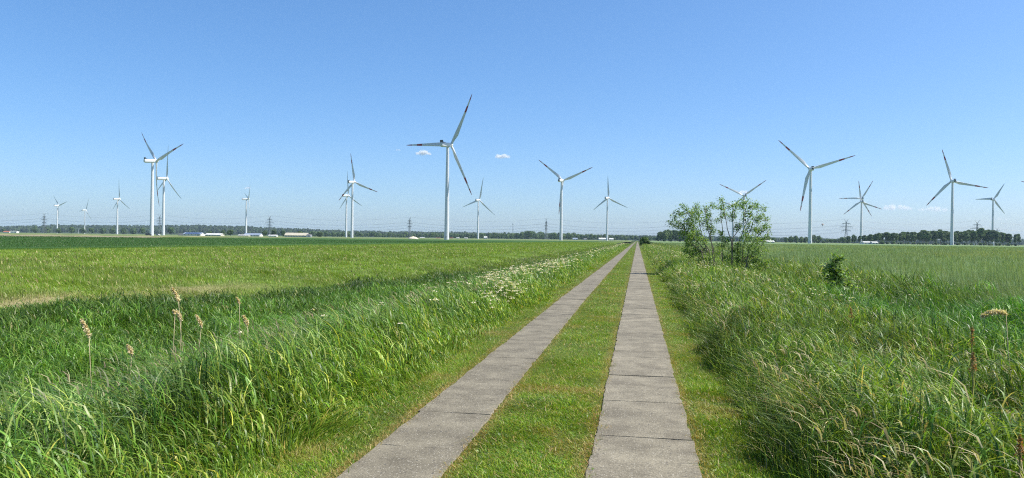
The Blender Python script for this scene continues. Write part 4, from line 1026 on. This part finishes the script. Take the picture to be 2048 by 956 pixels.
def house(name, px0, px1, top, depth, wall, roof, label, eave=0.55, dep=12.0, cat="building", rz=0.0, nwin=5, solar=False, group=None):
    a, b = G(px0, depth), G(px1, depth); c = (a + b) / 2; L = float(np.linalg.norm(b - a)); ang = math.atan2(b[1] - a[1], b[0] - a[0]) + rz
    H = Hm((px0 + px1) / 2, top, depth); He = H * eave
    root = empty(name, c + np.array([F0[0], F0[1], 0]) * dep / 2, ang); tag(root, label, cat, group)
    mb = MB(); l, w = L / 2, dep / 2
    V_ = [(-l, -w, 0), (l, -w, 0), (l, w, 0), (-l, w, 0), (-l, -w, He), (l, -w, He), (l, w, He), (-l, w, He), (-l, 0, H - 0.15), (l, 0, H - 0.15)]
    mb.add(V_, [(0, 1, 5, 4), (2, 3, 7, 6), (1, 2, 6, 9, 5), (3, 0, 4, 8, 7)]); mb.build("wall", wall, root)
    mb = MB(); o = 0.5; sl_ = (H - He) / w
    for s1 in (-1, 1):
        P = [(-l - o, 0, H), (l + o, 0, H), (l + o, s1 * (w + o), He - o * sl_), (-l - o, s1 * (w + o), He - o * sl_)]
        P2 = [(x, y, z - 0.2) for x, y, z in P]; mb.add(P + P2, [(0, 1, 2, 3), (4, 7, 6, 5), (0, 3, 7, 4), (1, 5, 6, 2), (3, 2, 6, 7)])
    rf = mb.build("roof", roof, root)
    if solar:
        mb = MB()
        for k in range(6):
            x0, x1 = -l + 2 + k * (2 * l - 4) / 6, -l + 2 + (k + 0.92) * (2 * l - 4) / 6
            mb.add([(x0, -w * .95, He + .05 * (H - He) + .1), (x1, -w * .95, He + .05 * (H - He) + .1), (x1, -w * .1, He + .9 * (H - He) + .1), (x0, -w * .1, He + .9 * (H - He) + .1)], [(0, 1, 2, 3)])
        mb.build("solar_panels", M_solar, rf)
    for k in range(nwin):
        x = -l + (k + 0.5) * 2 * l / nwin; mb = MB()
        ww = min(1.4, L / nwin * 0.4); mb.box((x, -w - 0.03, He * 0.5), (ww, 0.1, min(1.4, He * 0.4))); mb.build("window", M_glass, root)
    mb = MB(); mb.box((l * 0.72, -w - 0.05, min(1.6, He * 0.42)), (min(3.2, L * 0.2), 0.12, min(3.2, He * 0.82))); mb.build("door", M_door, root)
    return root
house("barn", 366, 401, 464.5, 1080, M_wallw, M_roofg, "long white barn with bluish roof of solar panels, leftmost farm building", 0.5, 16, "barn", solar=True)
house("barn", 356, 368, 467.5, 1120, M_wallc, M_roofd, "low shed attached left of the barn with solar panels", 0.6, 8, "shed", nwin=2)
house("barn", 410, 441, 466.3, 1080, M_wallc, M_roofp, "long low barn with pale sheet roof, right of the solar barn", 0.45, 15, "barn")
house("barn", 487, 519, 466.3, 1100, M_wallw, M_roofg, "barn with grey roof and white wall right of the edge-on turbine", 0.45, 16, "barn")
house("shed", 476, 497, 469.2, 1070, M_wallc, M_roofp, "low open shed with a light roof in front of the grey-roofed barn", 0.6, 8, "shed", nwin=3)
house("shed", 537, 553, 469.4, 1070, M_wallw, M_roofp, "small white shed under the dark farm trees", 0.6, 7, "shed", nwin=2)
house("barn", 569, 613, 465.5, 1080, M_wallc, M_roofb, "biggest barn with wide beige roof, right end of the farm", 0.42, 16, "barn", nwin=8)
house("house", 613, 621, 468, 1080, M_wallw, M_roofd, "small white annex at the right end of the beige barn", 0.6, 8, "house", nwin=1)
house("house", 6, 18, 461.8, 1700, M_wallw, M_roofr, "white house with low red roof nearest the left edge", 0.55, 10, "house", nwin=3)
house("house", 21, 33, 461.8, 1700, M_wallw, M_roofp, "flat pale building with dark openings right of the red-roofed white house", 0.85, 9, "house", nwin=2)
for (x0, x1, tp, rf, lab) in [(840, 848, 474.3, M_roofp, "long white shed between the sand heap and the tallest turbine"), (872, 880, 475.6, M_roofr, "small tan hut with reddish roof left of the tallest turbine's foot"),
        (900, 906, 475.5, M_roofr, "small house just right of the tallest turbine's foot"), (913, 918, 475, M_roofp, "tiny white house, first of two before the tree belt"), (929, 935, 475.2, M_roofp, "tiny white house, second of two before the tree belt"),
        (968, 974, 472.6, M_roofp, "pale roof among trees right of the small distant turbine"), (1146, 1155, 475.6, M_roofg, "house with light grey gable roof right of the V-bladed turbine"),
        (1168, 1174, 476.5, M_roofd, "white gabled cottage between the grey-roofed house and the far turbine"), (1198, 1212, 475.6, M_roofp, "long pale-roofed house left of the far turbine's foot"), (1219, 1227, 476, M_roofp, "pale-roofed house right of the far turbine's foot")]:
    house("house", x0, x1, tp, 1650, M_wallw, rf, lab, 0.55, 9, "house", nwin=2)
house("greenhouse", 1528, 1549, 480.5, 1000, M_wallw, M_roofp, "pale sloping roof peeping out right of the shrubs", 0.5, 10, "greenhouse", nwin=2)
house("shed", 1728, 1742, 482.6, 985, M_wallw, M_roofp, "white shed under the trees, left one of two", 0.65, 7, "shed", nwin=2)
house("shed", 1745, 1756, 483.0, 980, M_wallw, M_roofp, "white shed under the trees, right one of two", 0.65, 7, "shed", nwin=2)
# sand heap
hp = G(826, 700); mb = MB(); rings = []
for z, r in ((0, 5.4), (0.8, 4.3), (1.7, 2.9), (2.3, 1.2), (2.45, 0.3)):
    rings.append([((r * (1 + rng.normal(0, .08))) * cos(2 * pi * k / 18), 0.7 * r * sin(2 * pi * k / 18), z + rng.normal(0, .08)) for k in range(18)])
mb.loft(rings); o = mb.build("sand_heap", mat("pale_sand", (0.62, 0.56, 0.42), 0.95, 0.1, 0.1, 1.2, bump=0.3), smooth=True); o.location = hp; tag(o, "pale heap of sand below a pylon at the field edge", "sand heap")
# vehicles by the large left turbine
def car(px, depth, paint, label, van=False, rz=0.1):
    root = empty("parked_van" if van else "parked_car", G(px, depth, 0.06), rz); tag(root, label, "van" if van else "car")
    L, Wd, H = (5.6, 2.0, 2.4) if van else (4.4, 1.8, 1.5)
    prof_ = [(-L / 2, .35), (-L / 2, .95), (-L / 2 + .15, H * .97), (L * .2, H), (L * .34, H * .62), (L * .49, H * .48), (L / 2, .5), (L / 2, .35)] if van else [(-L / 2, .35), (-L / 2, .85), (-L * .43, .95), (-L * .3, H), (L * .12, H), (L * .27, .98), (L * .48, .8), (L / 2, .55), (L / 2, .35)]
    mb = MB(); mb.loft([[(x, y, z) for x, z in prof_] for y in (-Wd / 2, -Wd / 2 + .1, Wd / 2 - .1, Wd / 2)]); mb.build("body", paint, root)
    mb = MB(); zt = H * .93; zb = H * .62
    x0, x1 = (L * .02, L * .26) if van else (-L * .3, L * .18)
    for s1 in (-1, 1):
        y = s1 * (Wd / 2 + .015); mb.box(((x0 + x1) / 2, y, (zt + zb) / 2), (x1 - x0, .03, zt - zb))
    mb.build("window", M_glass, root)
    for x in (-L * .31, L * .31):
        for s1 in (-1, 1):
            mb = MB(); mb.tube([(x, s1 * (Wd / 2 - .2), .33), (x, s1 * (Wd / 2 + .02), .33)], .33, 14); w_ = mb.build("wheel", M_grey, root)
            mb = MB(); mb.tube([(x, s1 * (Wd / 2), .33), (x, s1 * (Wd / 2 + .035), .33)], .19, 10); mb.build("rim", M_door, w_)
car(297, 775, mat("dark_car_paint", (0.04, 0.045, 0.05), .3, .5, .03, 1), "dark parked van left of the large side-on turbine's foot", van=True, rz=AZ + .2)
car(316, 775, M_white, "white parked car right of the large side-on turbine's foot", rz=AZ - .1)
# white marker posts before the tree row
for px, hh_, lab in ((1988, 3.6, "white post at the foot of the tall trees, the brighter of two"), (1948, 2.8, "slim pale post at the foot of the tall trees, the fainter of two")):
    mb = MB(); mb.tube([(0, 0, 0), (0, 0, hh_ - .3), (0, 0, hh_)], [.45, .42, .2], 10); mb.box((0, 0, hh_ * .62), (1.2, .5, .35)); o = mb.build("marker_post", M_white); o.location = G(px, 900, 0.05); tag(o, lab, "post")
# pale flagpole-like mast on the left
mb = MB(); mb.tube([(0, 0, 0), (0, 0, 12)], [.28, .2], 8); mb.box((0.6, 0, 11.4), (2.2, .4, .5)); o = mb.build("pale_flagpole", M_white); o.location = G(157, 1650); tag(o, "pale flagpole among the spaced row of trees", "flagpole")
# balloon far off
bp_ = W(1645, 449.5, 5600); mb = MB(); rings = []
for z, r in ((-9, 1.2), (-6, 3.6), (-2, 7), (2, 8.3), (6, 7.2), (8.3, 4), (9, .6)): rings.append([(r * cos(2 * pi * k / 20), r * sin(2 * pi * k / 20), z) for k in range(20)])
be = empty("hot_air_balloon", bp_ + np.array([0, 0, -12])); tag(be, "tiny orange-brown balloon floating in the sky above the field", "balloon")
mb.loft(rings); o = mb.build("envelope", mat("orange_balloon_cloth", (0.55, 0.30, 0.14), .7, .2, .2, .1), be, smooth=True); o.location = (0, 0, 12)
mb = MB(); mb.box((0, 0, 0), (1.6, 1.6, 1.3)); mb.build("basket", M_bark, be)
mb = MB(); [mb.tube([(a * .7, b * .7, .5), (a, b, 3.4)], .05, 4) for a in (-1, 1) for b in (-1, 1)]; mb.build("rope", M_grey, be)

# ------------------------------------------------------------------ single plants that stand out
def reed(px, py, bpx, bpy, depth, label, plume=0.24, droop=0.22, fat=1.0):
    top = W(px, py, depth); b = G(bpx, depth); b[2] = float(gz(b[0], b[1]))
    root = empty("dry_reed", b); tag(root, label, "reed", "dry reed stalks")
    t = top - b; mb = MB(); k = np.array([-0.05, 0, 0])
    mb.tube([(0, 0, 0), t * 0.35 + k * .3, t * 0.7 + k * .3, t], [0.0055, 0.005, 0.004, 0.003], 5); mb.build("stem", M_straw, root, smooth=True)
    B = Blades(); n = int(620 * fat); u = rng.random(n); L = plume
    ax = np.array([-droop * L * 1.5, 0, L * (1 - droop * .4)])
    c = t + ax * u[:, None] + np.stack([-droop * 0.3 * L * u * u, 0 * u, -droop * L * u * u * 1.15], 1)
    rad = 0.033 * fat * (1.15 - u) * np.clip(u * 6, 0.2, 1) * (0.75 + 0.35 * np.sin(u * 23))
    a = rng.random(n) * 6.28
    P = c + np.stack([np.cos(a) * rad * rng.random(n), np.sin(a) * rad * rng.random(n), rng.normal(0, .008, n)], 1)
    leaves_at(B, P, 0.021, [(0.72, 0.66, 0.48), (0.58, 0.52, 0.36), (0.8, 0.76, 0.6)], [2, 1, 1], .9)
    B.build("plume", M_dry, root)
M_straw = mat("straw_stem", (0.42, 0.35, 0.2), .7, .25, .1, 8)
reed(178, 672, 203, 760, 7.6, "dry reed with brown plume, leftmost one over the ditch")
reed(357, 602, 388, 705, 9.0, "tallest dry reed with feathery plume above the ditch", .22)
reed(362, 640, 371, 700, 9.3, "short dry reed right under the tallest one", .17)
reed(350, 628, 350, 720, 8.6, "bare thin dry stalk left of the tallest reed", .05, fat=.3)
reed(403, 652, 392, 700, 9.2, "faint dry reed leaning right, right of the tallest reed", .17)
reed(263, 708, 268, 760, 7.8, "short drooping dry reed between the leftmost and tallest reeds", .13)
reed(479, 608, 492, 690, 10.0, "slim pale dry reed behind the thick one at the bank edge", .12, fat=.5)
reed(495, 650, 510, 700, 9.0, "dry reed with thick tan plume at the bank edge", .15, fat=1.2)
reed(2012, 628, 2042, 800, 7.2, "large dry reed plume nodding left at the right edge", .15, .8, 1.8)
def dock(px, py0, py1, depth, label, thick=0.04):
    b = G(px, depth); b[2] = float(gz(b[0], b[1])); top = W(px, py0, depth) - b; low = W(px, py1, depth) - b
    root = empty("dock_plant", b); tag(root, label, "dock plant", "rust-red docks in the herbs")
    mb = MB(); mb.tube([(0, 0, 0), low, top], [.006, .005, .003], 5); mb.build("stem", M_rust, root)
    B = Blades(); n = 190; u = rng.random(n) ** .8; a = rng.random(n) * 6.28; r = thick * (1.1 - u) * (0.5 + 0.5 * (np.sin(u * 40) > -.2))
    P = low + (top - low) * u[:, None] + np.stack([np.cos(a) * r, np.sin(a) * r, rng.normal(0, .006, n)], 1)
    leaves_at(B, P, .017, [(0.34, 0.18, 0.08), (0.38, 0.28, 0.13), (0.22, 0.17, 0.07)], [2, 1, 1], .8); B.build("seed_spike", M_dry, root)
M_rust = mat("rusty_stem", (0.17, 0.17, 0.05), .7, .2, .1, 8)
for a in [(1944, 655, 690, 6.6, "rust-red dock below the nodding reed plume", .02), (1946, 705, 745, 5.6, "lower rust-red dock in the herbs near the right edge", .022), (1702, 616, 636, 10.5, "small rust-red dock below the sapling", .03),
          (1526, 625, 640, 12, "tiny orange dock in the herbs below the shrubs", .03), (2040, 872, 920, 3.6, "orange-brown dock at the right edge near the bottom", .02)]: dock(*a)

# ------------------------------------------------------------------ clouds (small fair-weather puffs, far outside the haze)
def cloud(px, py, wpx, hpx, depth, dens, label, seed):
    rs = np.random.default_rng(seed); c = W(px, py, depth); s = depth / FPX; mb = MB(); cs = []
    for i in range(9):
        u = (i + .5) / 9 * 2 - 1; r = hpx * s * .5 * (1 - .55 * abs(u) ** 1.6) * rs.uniform(.7, 1.1)
        cs.append((u * wpx * s * .45, rs.normal(0, hpx * s * .3), -hpx * s * .5 + r * .9, r))
    hx, hy, hz = wpx * s * .62, hpx * s * 1.1, hpx * s * .8
    mb.box((0, 0, 0), (2 * hx, 2 * hy, 2 * hz))
    mt = bpy.data.materials.new("cloud_vapour"); mt.use_nodes = True; nt = mt.node_tree; nt.nodes.clear()
    out = nt.nodes.new("ShaderNodeOutputMaterial"); pv = nt.nodes.new("ShaderNodeVolumePrincipled"); nt.links.new(pv.outputs[0], out.inputs["Volume"])
    pv.inputs["Color"].default_value = (1, 1, 1, 1); pv.inputs["Anisotropy"].default_value = 0.2
    tc = nt.nodes.new("ShaderNodeTexCoord"); last = None
    nz = nt.nodes.new("ShaderNodeTexNoise"); nz.inputs["Scale"].default_value = 3.0 / (hpx * s); nz.inputs["Detail"].default_value = 4
    nt.links.new(tc.outputs["Object"], nz.inputs["Vector"])
    for (x, y, z, r) in cs:
        d = nt.nodes.new("ShaderNodeVectorMath"); d.operation = 'DISTANCE'; d.inputs[1].default_value = (x, y, z); nt.links.new(tc.outputs["Object"], d.inputs[0])
        q = nt.nodes.new("ShaderNodeMath"); q.operation = 'MULTIPLY_ADD'; q.inputs[1].default_value = -1 / r; q.inputs[2].default_value = 1.0; nt.links.new(d.outputs["Value"], q.inputs[0])
        if last is None: last = q
        else:
            mxn = nt.nodes.new("ShaderNodeMath"); mxn.operation = 'MAXIMUM'; nt.links.new(last.outputs[0], mxn.inputs[0]); nt.links.new(q.outputs[0], mxn.inputs[1]); last = mxn
    ad = nt.nodes.new("ShaderNodeMath"); ad.operation = 'MULTIPLY_ADD'; ad.inputs[1].default_value = 1.6; ad.inputs[2].default_value = -0.8; nt.links.new(nz.outputs["Fac"], ad.inputs[0])
    sm = nt.nodes.new("ShaderNodeMath"); sm.operation = 'ADD'; nt.links.new(last.outputs[0], sm.inputs[0]); nt.links.new(ad.outputs[0], sm.inputs[1])
    ml = nt.nodes.new("ShaderNodeMath"); ml.operation = 'MULTIPLY'; ml.use_clamp = False; ml.inputs[1].default_value = dens; nt.links.new(sm.outputs[0], ml.inputs[0])
    mxx = nt.nodes.new("ShaderNodeMath"); mxx.operation = 'MAXIMUM'; mxx.inputs[1].default_value = 0.0; nt.links.new(ml.outputs[0], mxx.inputs[0])
    nt.links.new(mxx.outputs[0], pv.inputs["Density"])
    o = mb.build("cloud", mt); o.location = c; o.rotation_euler = (0, 0, AZ); tag(o, label, "cloud", "small fair weather clouds")
cloud(847, 304, 36, 12, 9000, .07, "small white cloud just left of the tallest turbine tower", 1)
cloud(1005, 311, 32, 12, 9000, .06, "small white cloud between the tallest and the V-bladed turbine", 2)
cloud(1792, 413, 72, 16, 15000, .016, "long pale cloud right of the two turbines in line", 3)
cloud(1872, 417, 84, 13, 15000, .011, "long faint cloud crossing the right red-banded turbine", 4)
cloud(495, 375, 14, 6, 12000, .03, "tiny pinkish cloud beside the edge-on turbine's upper blade", 5)
cloud(1488, 383, 22, 9, 12000, .035, "small cloud in the V of the turbine behind the shrubs", 6)
cloud(1998, 437, 50, 6, 16000, .012, "very faint flat cloud above the tree row at the right edge", 7)
cloud(796, 299, 12, 5, 9000, .03, "faintest cloud wisp, above the level blade's middle", 8)

# ------------------------------------------------------------------ haze
hz = bpy.data.materials.new("haze_air"); hz.use_nodes = True; nt = hz.node_tree; nt.nodes.clear()
out = nt.nodes.new("ShaderNodeOutputMaterial"); pv = nt.nodes.new("ShaderNodeVolumePrincipled"); nt.links.new(pv.outputs[0], out.inputs["Volume"])
pv.inputs["Color"].default_value = (0.62, 0.80, 1.0, 1); pv.inputs["Density"].default_value = 0.000045; pv.inputs["Anisotropy"].default_value = 0.0
mb = MB(); mb.box((0, 0, 66), (18100 + 200, 18100 + 200, 138 + 0)); o = mb.build("haze", hz); tag(o, kind="stuff")
